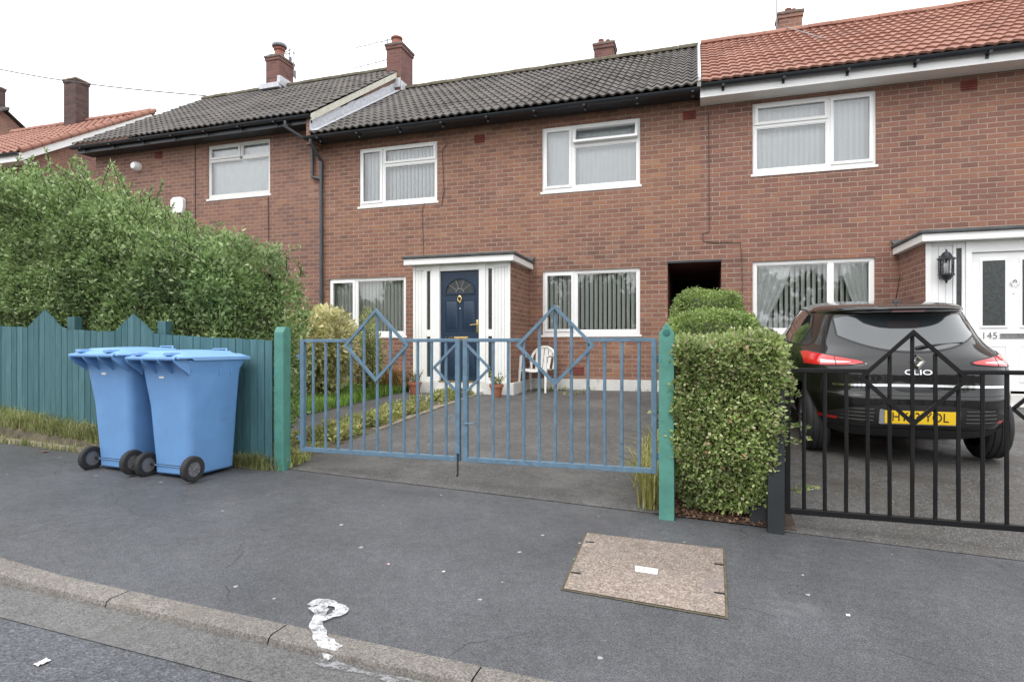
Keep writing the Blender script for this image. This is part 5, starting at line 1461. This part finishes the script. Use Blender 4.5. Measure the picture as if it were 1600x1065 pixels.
mb = MB(); zs_ = list(np.linspace(0.20, 1.32, 60)) + list(np.linspace(1.325, 1.449, 34)); m_ = 96
for z in zs_:
    yr, yf, w_, n_ = cp(z)
    for k in range(m_):
        t = 2*math.pi*k/m_; c, s = math.cos(t), math.sin(t)
        xx = w_*math.copysign(abs(s)**(2/n_), s); b_ = (YC-yr) if c < 0 else (yf-YC)
        mb.v.append((xx, YC + b_*math.copysign(abs(c)**(2/n_), c), z))
nz = len(zs_)
mb.f = [(i*m_+k, i*m_+(k+1) % m_, (i+1)*m_+(k+1) % m_, (i+1)*m_+k) for i in range(nz-1) for k in range(m_)] + [tuple(range(m_-1, -1, -1)), tuple((nz-1)*m_+k for k in range(m_))]
mb.m = [0]*len(mb.f)
body = mb.build('body', mat['car_paint'], car, world=False)
WHY = (0.62, 3.21)
cut = MB()
for wy in WHY:
    for sx in (-1, 1):
        cut.lathe([(0.0,0.60*sx),(0.352,0.60*sx),(0.352,0.95*sx),(0.0,0.95*sx)], 48, (0,wy,0.325), axis='x')
cutter = cut.build('cutter', mat['skin_dark'], car, world=False)
bo = body.modifiers.new('arches', 'BOOLEAN'); bo.operation = 'DIFFERENCE'; bo.object = cutter; bo.solver = 'EXACT'
dg = bpy.context.evaluated_depsgraph_get(); dg.update()
me2 = bpy.data.meshes.new_from_object(body.evaluated_get(dg))
body.modifiers.clear(); body.data = me2
shade(me2, 32)
cm = cutter.data; bpy.data.objects.remove(cutter); bpy.data.meshes.remove(cm)

def rear_patch(name, m, x0, x1, lo, hi, nu=30, nv=8, off=0.004, parent=None, thick=True):
    b = MB()
    def fn(u, v):
        x = lerp(x0, x1, u); z = lerp(lo(x), hi(x), v); y = c_rear(x, z)
        nxv = (c_rear(x-0.004, z)-c_rear(x+0.004, z))/0.008
        k = 1/math.sqrt(1+nxv*nxv)
        return (x + math.copysign(off, x)*(1-k), y - off*k, z)
    b.grid(nu, nv, fn)
    return b.build(name, m, parent or car, world=False, fix=False, smooth=True)
def side_patch(name, m, sx, y0, y1, lo, hi, nu=30, nv=10, off=0.004, parent=None):
    b = MB()
    def fn(u, v):
        y = lerp(y0, y1, u); z = lerp(lo(y), hi(y), v)
        return (sx*(c_side(y, z)+off), y, z+off*0.3)
    b.grid(nu, nv, fn)
    return b.build(name, m, parent or car, world=False, fix=False, smooth=True)

rw = 0.535
def rlo(x): u = abs(x)/rw; return 1.012 + 0.125*u**2.3
def rhi(x): u = abs(x)/rw; return 1.326 - 0.035*u**6
rear_patch('tailgate_seal', mat['car_trim'], -rw-0.015, rw+0.015, lambda x: rlo(x)-0.014, lambda x: rhi(x)+0.004, 50, 10, 0.003)
rear_patch('rear_window', mat['car_glass'], -rw, rw, rlo, rhi, 50, 12, 0.006)
for sx in (-1, 1):
    so_ = lambda a, b: (min(sx*a, sx*b), max(sx*a, sx*b))
    def llo(x): k = (abs(x)-0.41)/0.42; return lerp(0.912, 0.868, min(1, max(0, k))**0.8)
    def lhi(x): k = (abs(x)-0.41)/0.42; return lerp(0.922, 0.985, min(1, max(0, k))**0.75) - 0.05*max(0, (k-0.85)/0.15)**2
    a, b = so_(0.41, 0.812)
    rear_patch('lamp_bezel', mat['car_trim'], *so_(0.395, 0.8175), lambda x: llo(x)-0.008, lambda x: lhi(x)+0.008, 40, 8, 0.006)
    lamp_ = rear_patch('tail_light', mat['red_lens'], a, b, llo, lhi, 40, 8, 0.011)
    a, b = so_(0.50, 0.71)
    rear_patch('reversing_lens', mat['clear_lens'], a, b, lambda x: llo(x)+0.016, lambda x: lerp(llo(x), lhi(x), 0.52), 14, 5, 0.014, lamp_)
    a, b = so_(0.47, 0.62)
    rear_patch('lamp_divider', mat['car_trim'], *so_(0.606, 0.612), llo, lhi, 3, 6, 0.015, lamp_)
    rear_patch('bumper_reflector', mat['red_lens'], *so_(0.60, 0.76), lambda x: 0.40, lambda x: 0.428, 12, 3, 0.008)
    for q in range(4):
        rear_patch('bumper_slot', mat['chrome'], *so_(0.34, 0.59 - 0.01*q), lambda x, q=q: 0.415+0.034*q, lambda x, q=q: 0.419+0.034*q, 10, 2, 0.010)
rear_patch('bumper_insert', mat['car_trim'], -0.68, 0.68, lambda x: 0.375+0.05*(abs(x)/0.68)**3, lambda x: 0.565-0.10*(abs(x)/0.68)**3, 50, 6, 0.005)
rear_patch('bumper_lip', mat['car_trim'], -0.80, 0.80, lambda x: 0.275, lambda x: 0.345, 50, 4, 0.005)
rear_patch('chrome_strip', mat['chrome'], -0.64, 0.64, lambda x: 0.716-0.010*(abs(x)/.64)**2, lambda x: 0.736-0.012*(abs(x)/.64)**2, 40, 4, 0.010)
rear_patch('tailgate_handle', mat['car_trim'], -0.17, 0.17, lambda x: 0.672+0.02*(abs(x)/.17)**4, lambda x: 0.700, 16, 4, 0.007)
rear_patch('shut_line', mat['car_trim'], -0.70, 0.70, lambda x: 0.640+0.0*(x), lambda x: 0.647, 40, 2, 0.004)
rear_patch('brake_light', mat['red_lens'], -0.13, 0.13, lambda x: 1.347, lambda x: 1.366, 14, 3, 0.010)
# tailgate shut lines rising beside the window
for sx in (-1, 1):
    pts = []
    for k in range(26):
        z = lerp(0.66, 1.33, k/25); x = lerp(0.715, 0.60, sstep(k/25)) if z < 1.0 else lerp(0.645, 0.565, (z-1.0)/0.33)
        pts.append((sx*x, c_rear(x, z)-0.001, z))
    b = MB(); b.tube(pts, 0.0035, 5); b.build('shut_line', mat['car_trim'], car, world=False)
# wiper
wz = 1.055
b = MB(); b.tube([(0.02,c_rear(0,1.035)-0.012,1.035),(0.06,c_rear(.06,1.05)-0.03,1.05),(0.40,c_rear(.4,1.085)-0.022,1.078)], [0.016,0.012,0.005], 8); b.tube([(0.08,c_rear(.08,1.06)-0.014,1.052),(0.42,c_rear(.42,1.10)-0.014,1.085)], 0.006, 6)
b.build('rear_wiper', mat['car_trim'], car, world=False, smooth=40)
# number plate, plate plinth and letters
ang = math.atan2(c_rear(0,0.52)-c_rear(0,0.40), 0.12)
yp = c_rear(0.0, 0.455) - 0.012
b = MB(); b.box(-0.30, 0.30, yp+0.002, yp+0.06, 0.388, 0.532, bev=0.01); pl0 = b.build('plate_surround', mat['lead_dark'], car, world=False)
b = MB(); b.box(-0.26, 0.26, yp-0.004, yp+0.004, 0.400, 0.511, bev=0.002); npl = b.build('number_plate', mat['plate'], car, world=False)
lettering('plate_letters', 'HY63 YOL', 0.108, 0.001, mat['plate_ink'], npl, Matrix.Translation((0, yp-0.0052, 0.456)) @ Matrix.Rotation(rad(90), 4, 'X'), 0.86)
# badge: open diamond, bevelled in four facets
zc_ = 0.925; yb_ = c_rear(0, zc_)-0.004
sl_ang = math.atan2(c_rear(0, zc_+0.04)-c_rear(0, zc_-0.04), 0.08)
b = MB(); o_ = [(0,0.072),(0.062,0.0),(0,-0.072),(-0.062,0.0)]; i_ = [(0,0.028),(0.020,0.0),(0,-0.028),(-0.020,0.0)]; md = [(0,0.050),(0.042,0.0),(0,-0.050),(-0.042,0.0)]
vs = [(p[0],0,p[1]) for p in o_] + [(p[0],-0.014,p[1]) for p in md] + [(p[0],0,p[1]) for p in i_]
fs = []
for k in range(4):
    j = (k+1) % 4; fs += [(k, j, 4+j, 4+k), (4+k, 4+j, 8+j, 8+k)]
vs = [tuple(Matrix.Rotation(-sl_ang, 4, 'X') @ Vector(p) + Vector((0, yb_, zc_))) for p in vs]
b.add(vs, fs); b.build('badge', mat['chrome'], car, world=False, fix=False)
zt_ = 0.835; yt_ = c_rear(0, zt_)-0.003
lettering('model_letters', 'CLIO', 0.062, 0.003, mat['chrome'], car, Matrix.Translation((0, yt_, zt_)) @ Matrix.Rotation(rad(90)-math.atan2(c_rear(0, .86)-c_rear(0, .81), 0.05), 4, 'X'), 1.5)
# side glass, mirrors, handles, sills
for sx in (-1, 1):
    def slo(y): return 1.012 + 0.02*max(0, (1.4-y)/0.5)**2 + 0.0*(y)
    def shi(y):
        if y < 1.15: return lerp(1.075, 1.31, sstep((y-0.78)/0.37))
        if y > 2.05: return lerp(1.352, 1.02, ((y-2.05)/0.98)**1.5)
        return lerp(1.31, 1.352, sstep((y-1.15)/0.5))
    side_patch('window_surround', mat['car_trim'], sx, 0.74, 3.06, lambda y: slo(y)-0.016, lambda y: shi(y)+0.016, 50, 10, 0.003)
    side_patch('side_window', mat['car_glass'], sx, 0.98, 1.93, slo, shi, 30, 10, 0.007)
    side_patch('side_window', mat['car_glass'], sx, 2.02, 2.98, slo, shi, 30, 10, 0.007)
    b = MB(); bmx = bmesh.new(); bmesh.ops.create_uvsphere(bmx, u_segments=20, v_segments=12, radius=1, matrix=Matrix.Translation((sx*0.93, 2.72, 1.035)) @ Matrix.Diagonal((0.105, 0.075, 0.075, 1))); b.bm(bmx)
    b.tube([(sx*0.80,2.74,1.0),(sx*0.90,2.72,1.01)], 0.028, 8)
    b.build('door_mirror', mat['car_paint'], car, world=False, smooth=50)
    side_patch('sill', mat['car_trim'], sx, 0.99, 2.84, lambda y: 0.22, lambda y: 0.30, 20, 3, 0.006)
    pts = [(sx*(c_side(1.08, z)+0.001), 1.08+0.20*max(0, 0.70-z)*0, z) for z in frange(0.32, 1.0, 12)]
    for yy in (1.98,):
        b = MB(); b.tube([(sx*(c_side(yy, z)+0.0005), yy, z) for z in frange(0.30, 1.0, 14)], 0.003, 5); b.build('shut_line', mat['car_trim'], car, world=False)
def flo(x): return 1.02
b = MB(); b.grid(24, 8, lambda u, v: (lerp(-0.60, 0.60, u)*lerp(1.05, 0.9, v), cp(lerp(1.0, 1.36, v))[1]*1.0 - 0.0 + 0.004 - (cp(lerp(1.0,1.36,v))[1]-YC)*(1-(1-min(.999, abs(lerp(-0.60,0.60,u)*lerp(1.05,0.9,v))/cp(lerp(1.0,1.36,v))[2])**cp(lerp(1.0,1.36,v))[3])**(1/cp(lerp(1.0,1.36,v))[3])), lerp(1.0, 1.36, v)))
b.build('windscreen', mat['car_glass'], car, world=False, fix=False, smooth=True)
b = MB(); b.lathe([(0.03,0),(0.022,0.02),(0.01,0.035)], 12, (0.0,0.72,1.434)); b.tube([(0.0,0.72,1.46),(0.0,0.66,1.58),(0.0,0.60,1.70)], [0.006,0.004,0.002], 6); b.build('aerial', mat['car_trim'], car, world=False, smooth=40)
for wy in WHY:
    for sx in (-1, 1):
        c = (sx*0.712, wy, 0.310)
        b = MB(); b.lathe([(0.205,sx*0.098),(0.225,sx*0.104),(0.285,sx*0.100),(0.303,sx*0.085),(0.309,sx*0.068),(0.309,sx*0.056),(0.301,sx*0.054),(0.301,sx*0.048),(0.310,sx*0.046),(0.311,sx*0.006),(0.302,sx*0.004),(0.302,-sx*0.004),(0.311,-sx*0.006),(0.310,-sx*0.046),(0.301,-sx*0.048),(0.301,-sx*0.054),(0.309,-sx*0.056),(0.309,-sx*0.068),(0.303,-sx*0.085),(0.285,-sx*0.1),(0.205,-sx*0.098)], 48, c, axis='x')
        wh = b.build('wheel', mat['rubber'], car, world=False, smooth=30)
        b = MB(); b.lathe([(0.0,sx*0.05),(0.05,sx*0.05),(0.055,sx*0.03),(0.19,sx*0.0),(0.198,sx*0.08),(0.208,sx*0.098),(0.212,sx*0.09)], 40, c, axis='x')
        for i in range(5):
            for d_ in (-0.11, 0.11):
                a0, a1 = 2*math.pi*i/5, 2*math.pi*i/5+d_*1.6
                b.tube([(c[0]+sx*0.07, c[1]+0.04*math.cos(a0), c[2]+0.04*math.sin(a0)), (c[0]+sx*0.085, c[1]+0.198*math.cos(a1), c[2]+0.198*math.sin(a1))], [0.018, 0.015], 6)
        b.build('rim', mat['rim'], wh, world=False, smooth=35)

# ------------------------------------------------------------------ white plastic garden chair
chx, chy = -2.73, 10.28; chz = gz(chx, chy)
chair = thing('garden_chair', 'white moulded plastic garden chair standing against the brick wall', 'chair', (chx, chy, chz))
chair.rotation_euler = (0, 0, rad(-9))      # faces local -y
b = MB()
def seatf(u, v):
    x = lerp(-0.22, 0.22, u)*lerp(1.0, 0.9, v); y = lerp(-0.23, 0.20, v)
    return (x, y, 0.415 + 0.02*math.cos(math.pi*(u-0.5)*2)*-0.5 - 0.02*v - 0.03*max(0, (0.12-v)/0.12)**2)
b.grid(14, 14, seatf); n0 = len(b.v)
b.v += [(p[0], p[1], p[2]-0.018) for p in b.v[:n0]]
b.f += [tuple(i+n0 for i in reversed(q)) for q in list(b.f)]
b.m = [0]*len(b.f)
for k in range(13):
    for i0, i1 in ((k, k+1), (13*14+k+1, 13*14+k), ((k+1)*14, k*14), (k*14+13, (k+1)*14+13)): b.f.append((i0, i1, i1+n0, i0+n0)); b.m.append(0)
b.build('seat', mat['chair'], chair, world=False, smooth=40)
bk_ = MB()
def backp(a, r, dx=0): return None
hoop = [(0.235*math.cos(t)*1.0, 0.215 + 0.10*(max(0, math.sin(t))), 0.545 + 0.26*max(0, math.sin(t))**0.85) for t in frange(0, math.pi, 25)]
hoop = [(0.22, 0.19, 0.40)] + hoop + [(-0.22, 0.19, 0.40)]
bk_.tube(hoop, [0.026]*len(hoop), 8)
for x0_, x1_ in ((-0.165, -0.098), (-0.082, -0.008), (0.008, 0.082), (0.098, 0.165)):
    def hz(xx): return 0.545 + 0.26*math.sqrt(max(0, 1-(xx/0.235)**2))**0.85
    def hy(xx): return 0.215 + 0.10*math.sqrt(max(0, 1-(xx/0.235)**2))
    for oy in (0.0, 0.012):
        bk_.grid(4, 7, lambda u, v: (lerp(x0_, x1_, u)*lerp(0.85, 1.0, v), lerp(0.19, hy(lerp(x0_, x1_, u)), v)+oy, lerp(0.40, hz(lerp(x0_, x1_, u)), v)))
bk_.build('backrest', mat['chair'], chair, world=False, smooth=40)
for sx in (-1, 1):
    for yy, zt2 in ((-0.22, 0.63), (0.20, 0.42)):
        l_ = MB(); l_.tube([(sx*0.24, yy*1.0, zt2), (sx*0.25, yy*1.05, 0.40), (sx*0.262, yy*1.25, 0.0)], [0.026, 0.028, 0.019], 8); l_.build('leg', mat['chair'], chair, world=False, smooth=40)
    a_ = MB(); a_.tube([(sx*0.235,-0.235,0.625),(sx*0.25,-0.1,0.645),(sx*0.25,0.08,0.64),(sx*0.235,0.235,0.60)], [0.024,0.026,0.024,0.02], 8); a_.build('armrest', mat['chair'], chair, world=False, smooth=40)

# ------------------------------------------------------------------ terracotta pots
def pot(label, x, y, seed, flower):
    p = thing('potted_plant', label, 'plant pot', (x, y, gz(x, y)), 'terracotta pots either side of the door')
    b = MB(); b.lathe([(0.0,0.005),(0.075,0.0),(0.080,0.01),(0.105,0.165),(0.122,0.168),(0.124,0.215),(0.112,0.218),(0.102,0.19),(0.0,0.185)], 24, (0,0,0)); b.build('pot', mat['terracotta'], p, world=False, smooth=35)
    s_ = MB(); s_.lathe([(0.0,0.195),(0.101,0.192)], 20, (0,0,0)); s_.build('soil', mat['soil'], p, world=False)
    r = random.Random(seed); st = MB(); P = []; A = []
    for k in range(22):
        a = r.uniform(0, 6.28); L = r.uniform(0.12, 0.30); d = Vector((math.cos(a)*r.uniform(0.1, 0.6), math.sin(a)*r.uniform(0.1, 0.6), 1)).normalized()
        q = [Vector((0.05*math.cos(a), 0.05*math.sin(a), 0.19)) + d*(L*i/4) + Vector((0,0,-0.04*(i/4)**2)) for i in range(5)]
        st.tube(q, 0.0025, 4, cap=False)
        for i in range(7):
            P.append((q[min(4, 1+i//2)] + Vector((x, y, gz(x, y))))[:]); A.append((r.gauss(0, 1), r.gauss(0, 1), r.gauss(0.5, 0.6)))
    st.build('stems', mat['twig'], p, world=False, fix=False)['kind'] = 'stuff'
    leaf_obj('leaves', P, A, np.full(len(P), 0.045), flower, p, 0.5)
mat['pale_flower'] = leaf_mat('faded_flower', [(0.0, (0.18,0.22,0.10)), (0.5, (0.42,0.40,0.28)), (1.0, (0.66,0.60,0.52))], 0.6)
pot('terracotta pot of faded pale flowers left of the blue door', -4.73, 9.38, 1, mat['pale_flower'])
pot('terracotta pot of drying weedy stems right of the blue door', -3.20, 9.34, 2, mat['weed'])

# ------------------------------------------------------------------ front garden planting
def bush(name, label, cat, c, r, n, size, m, seed=0, nl=9, stems=True, asp=0.5, group=None):
    t = thing(name, label, cat, (c[0], c[1], gz(c[0], c[1])), group); rr = random.Random(seed); z0 = gz(c[0], c[1])
    lob = []
    for k in range(nl):
        a = rr.uniform(0, 6.28); q = rr.uniform(0.15, 0.6)
        lob.append((c[0]+r[0]*q*math.cos(a), c[1]+r[1]*q*math.sin(a), z0+r[2]*rr.uniform(0.30, 0.78), rr.uniform(0.35, 0.55)))
    P = []; A = []
    for i in range(n):
        l = lob[i % nl]; d = Vector((rr.gauss(0, 1), rr.gauss(0, 1), rr.gauss(0.15, 1))).normalized()
        k = rr.uniform(0.55, 1.05)
        P.append((l[0]+d.x*l[3]*r[0]*k, l[1]+d.y*l[3]*r[1]*k, max(z0+0.03, l[2]+d.z*l[3]*r[2]*0.75*k))); A.append((d.x+rr.gauss(0, 0.6), d.y+rr.gauss(0, 0.6), d.z+0.3+rr.gauss(0, 0.6)))
    leaf_obj('foliage', P, A, np.full(len(P), size), m, t, asp)
    st = MB()
    for l in lob:
        a = Vector((c[0]+rr.uniform(-.1, .1), c[1]+rr.uniform(-.1, .1), z0-0.02)); e = Vector(l[:3])
        st.tube([a, a.lerp(e, 0.5)+Vector((rr.gauss(0, .06), rr.gauss(0, .06), 0.03)), e], [0.016, 0.011, 0.005], 6)
    st.build('stems', mat['twig'], t, fix=False)['kind'] = 'stuff'
    return t
bush('garden_shrub', 'cream and yellow variegated shrub in front of the left downstairs window', 'shrub', (-5.95, 8.35), (1.0, 0.70, 1.36), 21000, 0.085, mat['shrub'], 3, 15, asp=0.42)
bush('garden_shrub', 'olive green shrub with upright shoots, right of the variegated shrub', 'shrub', (-5.62, 9.1), (0.42, 0.45, 1.40), 3000, 0.065, mat['shrub_green'], 8, 8, asp=0.4)
def clump(label, x, y, n, h, m, spread, lean, cat='grass clump', w_=0.006, name='grass_clump'):
    P = np.stack([x+spread[0]*np.clip(rng.normal(size=n), -1.7, 1.7), y+spread[1]*np.clip(rng.normal(size=n), -1.6, 1.8), np.zeros(n)], 1); P[:,2] = [gz(p[0], p[1]) for p in P]
    return tag(blade_obj(name, P, rng.uniform(h*0.5, h, n), m, None, lean, w_), label, cat)
clump('russet grass clump beneath the left downstairs window', -5.75, 10.05, 520, 0.62, mat['redgrass'], (0.42,0.16), 0.75, w_=0.009)
clump('small russet grass clump close beside the porch', -5.22, 9.85, 240, 0.5, mat['redgrass'], (0.16,0.15), 0.7, w_=0.009)
clump('yellowish sedge spilling out beside the right green gatepost', -0.35, 4.78, 300, 0.48, mat['sedge'], (0.04,0.16), 0.55, w_=0.005)
clump('yellow-green grass along the foot of the middle clipped hedge', -0.40, 5.9, 300, 0.34, mat['sedge'], (0.06,0.55), 0.9, w_=0.005)
# lawn blades, weeds in the strip beside the path
n = 34000
P = np.stack([rng.uniform(-7.6, -5.06, n), rng.uniform(5.2, 10.6, n), np.zeros(n)], 1); P[:,0] += 0.06*nz3(P, 2.0)*1.0
P[:,2] = [gz(p[0], p[1])+0.005 for p in P]
tag(blade_obj('grass', P, rng.uniform(0.07, 0.20, n), mat['grass'], None, 0.7, 0.005), 'bright green rough grass of the front lawn', 'grass', kind='stuff')
sheet('weedy_strip', frange(-4.09, -3.60, 6), frange(4.55, 9.4, 24), gz, mat['earth'], 0.006)
x = 0
yk = 6.2
k = 0
kb = MB()
while yk < 9.5:
    L = 0.9
    kb.prism([(yk, gz(-3.66, yk)-0.05), (yk+L-0.012, gz(-3.66, yk+L)-0.05), (yk+L-0.012, gz(-3.66, yk+L)+0.022), (yk, gz(-3.66, yk)+0.022)], 0.13, axis='x', at=-3.72); yk += L
o = kb.build('path_edging', mat['stone_edge']); o['kind'] = 'structure'
n = 9500
P = np.stack([rng.uniform(-4.14, -3.66, n), 4.5+5.0*rng.uniform(0, 1, n)**1.1, np.zeros(n)], 1)
keep = nz3(P, 2.2, 5.0) > -0.2; P = P[keep]; P[:,2] = [gz(p[0], p[1])+0.012+0.11*rnd.random()**1.5 for p in P]
tag(leaf_obj('weeds', P, rng.normal(size=P.shape)*np.array([1,1,0.6])+np.array([0,0,0.6]), np.full(len(P), 0.060), mat['weed'], None, 0.4), 'straggling yellow-green weeds along the strip beside the path', 'weeds', kind='stuff')
n = 900
P = np.stack([rng.uniform(-4.1, -3.5, n), rng.uniform(4.44, 4.8, n), np.zeros(n)], 1); P[:,2] = [gz(p[0], p[1])+0.01 for p in P]
tag(blade_obj('weedy_grass', P, rng.uniform(0.05, 0.18, n), mat['weed'], None, 0.9, 0.005), 'pale weedy grass at the foot of the left green gatepost', 'grass', kind='stuff')
n = 700
P = np.stack([rng.uniform(-7.5, -0.55, n), rng.normal(10.74, 0.03, n), np.zeros(n)], 1)
P[:350,0] = rng.uniform(-3.4, -1.9, 350); P[:350,1] = rng.uniform(9.9, 10.75, 350)
P = P[nz3(P, 1.7, 2.0) > 0.05]; P[:,2] = [gz(p[0], p[1]) for p in P]
tag(blade_obj('wall_foot_weeds', P, rng.uniform(0.03, 0.10, len(P)), mat['weed'], None, 0.9, 0.006), 'small weeds growing where the drive meets the white plinth', 'weeds', kind='stuff')

# ------------------------------------------------------------------ pavement details
def pav(u, v, dz=0.0):
    c, s = math.cos(rad(17.4)), math.sin(rad(17.4)); xc, zc = (u-800)/920, (540-v)/920
    d = (-s+xc*c, c+xc*s, zc); k = 0.0387*(-3.54) - 0.02*4.45
    t = (k*1.0 - 0 - CZ + 0) / (d[2]+0.0387*d[0]-0.02*d[1]) if False else (-0.0387*3.54-0.02*4.45-CZ)/(d[2]+0.0387*d[0]-0.02*d[1])
    return Vector((d[0]*t, d[1]*t, CZ+d[2]*t+dz))
cv = thing('access_cover', 'pinkish concrete access cover set flush in the pavement', 'access cover', (-0.27, 3.41, zp(-0.27, 3.41)))
ca, cb_, cc_, cd_ = Vector((-0.70,3.86,0)), Vector((0.17,3.90,0)), Vector((0.142,2.945,0)), Vector((-0.665,2.96,0))
def cpt(u, v, dz):
    p = ca.lerp(cb_, u).lerp(cd_.lerp(cc_, u), v); return (p.x, p.y, zp(p.x, p.y)+dz)
b = MB(); b.grid(12, 12, lambda u, v: cpt(lerp(0.016, 0.984, u), lerp(0.016, 0.984, v), 0.008)); b.build('slab', mat['cover'], cv, fix=False)
b = MB(); b.grid(2, 2, lambda u, v: cpt(u, v, 0.004)); b.build('frame_gap', mat['earth'], cv, fix=False)
for (u, v) in ((0.955, 0.30), (0.955, 0.72), (0.06, 0.20), (0.05, 0.75)):
    b = MB(); q = cpt(u, v, 0); b.box(q[0]-0.026, q[0]+0.026, q[1]-0.009, q[1]+0.009, q[2]-0.01, q[2]+0.0105); b.build('lifting_slot', mat['soot'], cv)  # dark blocks on the slab, coloured like the shade in a slot
pp = [pav(*q) for q in ((993,886.5),(1028,891.5),(1027,899.5),(992,894))]
b = MB(); b.add([(p.x,p.y,p.z+0.0125) for p in pp]+[(p.x,p.y,p.z+0.005) for p in pp], [(0,1,2,3),(0,4,5,1),(1,5,6,2),(2,6,7,3),(3,7,4,0)]); lbp = b.build('label_plate', mat['label_plate'], cv)
b = MB()
for k, w2 in enumerate((0.5, 0.8, 0.45, 0.85)):
    u = 0.18+k*0.215; c_ = pp[0].lerp(pp[1], u).lerp(pp[3].lerp(pp[2], u), 0.5)
    for dx, dy, ww, hh_ in ((-0.004,0.004,0.006,0.002),(0.004*w2,0,0.002,0.007),(0,-0.005,0.005*w2,0.002)):
        b.box(c_.x+dx-ww, c_.x+dx+ww, c_.y+dy-hh_, c_.y+dy+hh_, c_.z+0.0127, c_.z+0.0131)
b.build('faded_marks', mat['ink'], lbp)

def ribbon(mb, pts, wid, dz, zf, seed=0):
    pts = [Vector(p) for p in pts]; r = random.Random(seed); vs = []
    fine = []
    for a, b_ in zip(pts[:-1], pts[1:]):
        for k in range(8): fine.append((a.lerp(b_, k/8)))
    fine.append(pts[-1]); n = len(fine)
    for i, p in enumerate(fine):
        d = (fine[min(n-1, i+1)] - fine[max(0, i-1)]).normalized(); q = Vector((-d.y, d.x, 0))
        f = i/(n-1); w2 = wid(f)
        l = p + q*w2*(1+0.35*mnoise.noise(Vector((f*9, seed, 1)))); m2 = p - q*w2*(1+0.35*mnoise.noise(Vector((f*9, seed, 7))))
        for s_ in frange(0, 1, 5):
            e = l.lerp(m2, s_); vs.append((e.x, e.y, zf(e.x, e.y)+dz))
    mb.add(vs, [(i*5+j, i*5+j+1, (i+1)*5+j+1, (i+1)*5+j) for i in range(n-1) for j in range(4)])
def edge_z(x, y):
    if y > 2.085: return pave_z(x, y)+0.006
    if y > 2.05: return lerp(road_z(x, 2.05)+0.004, pave_z(x, 2.085)+0.006, (y-2.05)/0.035)
    return road_z(x, y)+0.006
pm = MB()
ribbon(pm, [pav(*q) for q in ((484,948),(497,942),(515,944),(528,948),(536,955),(526,961),(512,966),(500,968),(492,966))], lambda f: 0.020+0.014*math.sin(f*9)**2, 0.0035, edge_z, 3)
ribbon(pm, [pav(*q) for q in ((508,953),(500,962),(494,975),(497,990),(505,1003),(516,1013),(524,1018))], lambda f: 0.022+0.014*f, 0.0050, edge_z, 5)
ribbon(pm, [pav(*q) for q in ((486,957),(498,953),(512,950))], lambda f: 0.03*(1-f)+0.008, 0.0065, edge_z, 6)
tag(pm.build('paint_mark', mat['paint_mark'], fix=False), 'hooked smear of white paint running over the kerb edge', 'paint mark')
sm_ = MB()
ribbon(sm_, [(-1.46,2.03,0),(-1.3,2.02,0),(-1.1,2.015,0),(-0.95,2.03,0),(-0.75,2.015,0),(-0.5,2.03,0)], lambda f: 0.020+0.010*math.sin(f*17), 0.002, edge_z, 8)
tag(sm_.build('cement_smear', mat['smear'], fix=False), 'crumbling grey cement smear in the gutter below the kerb', 'cement smear')

def scrap(label, u, v, s, m, seed, road=False, cat='litter'):
    r = random.Random(seed); p = pav(u, v)
    if road:
        for _ in range(6):
            zt = road_z(p.x, p.y); d = (p - Vector((0,0,CZ))); k = (zt-CZ)/d.z; p = Vector((d.x*k, d.y*k, zt))
    else: p.z = pave_z(p.x, p.y)
    b = MB(); n = 7
    b.grid(n, n, lambda a, c: (lerp(-s, s, a)*(1+0.25*mnoise.noise(Vector((a*3, c*3, seed)))), lerp(-s, s, c)*0.75*(1+0.25*mnoise.noise(Vector((a*3, c*3, seed+5)))), s*0.5*(0.35+abs(mnoise.noise(Vector((a*2.6, c*2.6, seed+9)))))))
    o = b.build('litter', m, fix=False); o.location = p; o.rotation_euler = (0, 0, r.uniform(0, 6))
    tag(o, label, cat, None)
scrap('crumpled scrap of white paper lying on the road at bottom left', 66, 1036, 0.022, mat['label_plate'], 4, True)
scrap('small white scrap on the pavement between the kerb and the access cover', 693, 893, 0.010, mat['label_plate'], 6)
scrap('thin pinkish scrap in the middle of the pavement', 607, 881, 0.009, plain('pink_paper', (0.66,0.45,0.45), 0.7), 9)
scrap('dry curled leaf on the pavement in front of the left bin', 70, 706, 0.028, mat['dead'], 11, cat='leaf')
scrap('white petal on the tarmac right of the access cover', 1325, 961, 0.012, mat['label_plate'], 13, cat='petal')

# ------------------------------------------------------------------ wood and gardens across the road (seen in window and car reflections)
n = 60000
P = np.empty((n, 3)); A = rng.normal(size=(n, 3))
cl = [(rng.uniform(-40, 40), rng.uniform(-36, -28), rng.uniform(0.5, 6.6), rng.uniform(1.6, 2.9)) for _ in range(90)]
cl += [(rng.uniform(-24, -17), rng.uniform(-33, -28), rng.uniform(7, 13), rng.uniform(1.2, 2.2)) for _ in range(14)]
for i in range(n):
    c = cl[i % 104]; d = rng.normal(size=3); d /= np.linalg.norm(d); r_ = c[3]*rng.uniform(0.6, 1.0)
    P[i] = (c[0]+d[0]*r_, c[1]+d[1]*r_, max(-1, c[2]+d[2]*r_*0.9))
tag(leaf_obj('distant_trees', P, A, np.full(n, 0.6), mat['far_tree']), 'belt of dark leafy trees across the road behind the viewer', 'trees', kind='stuff')
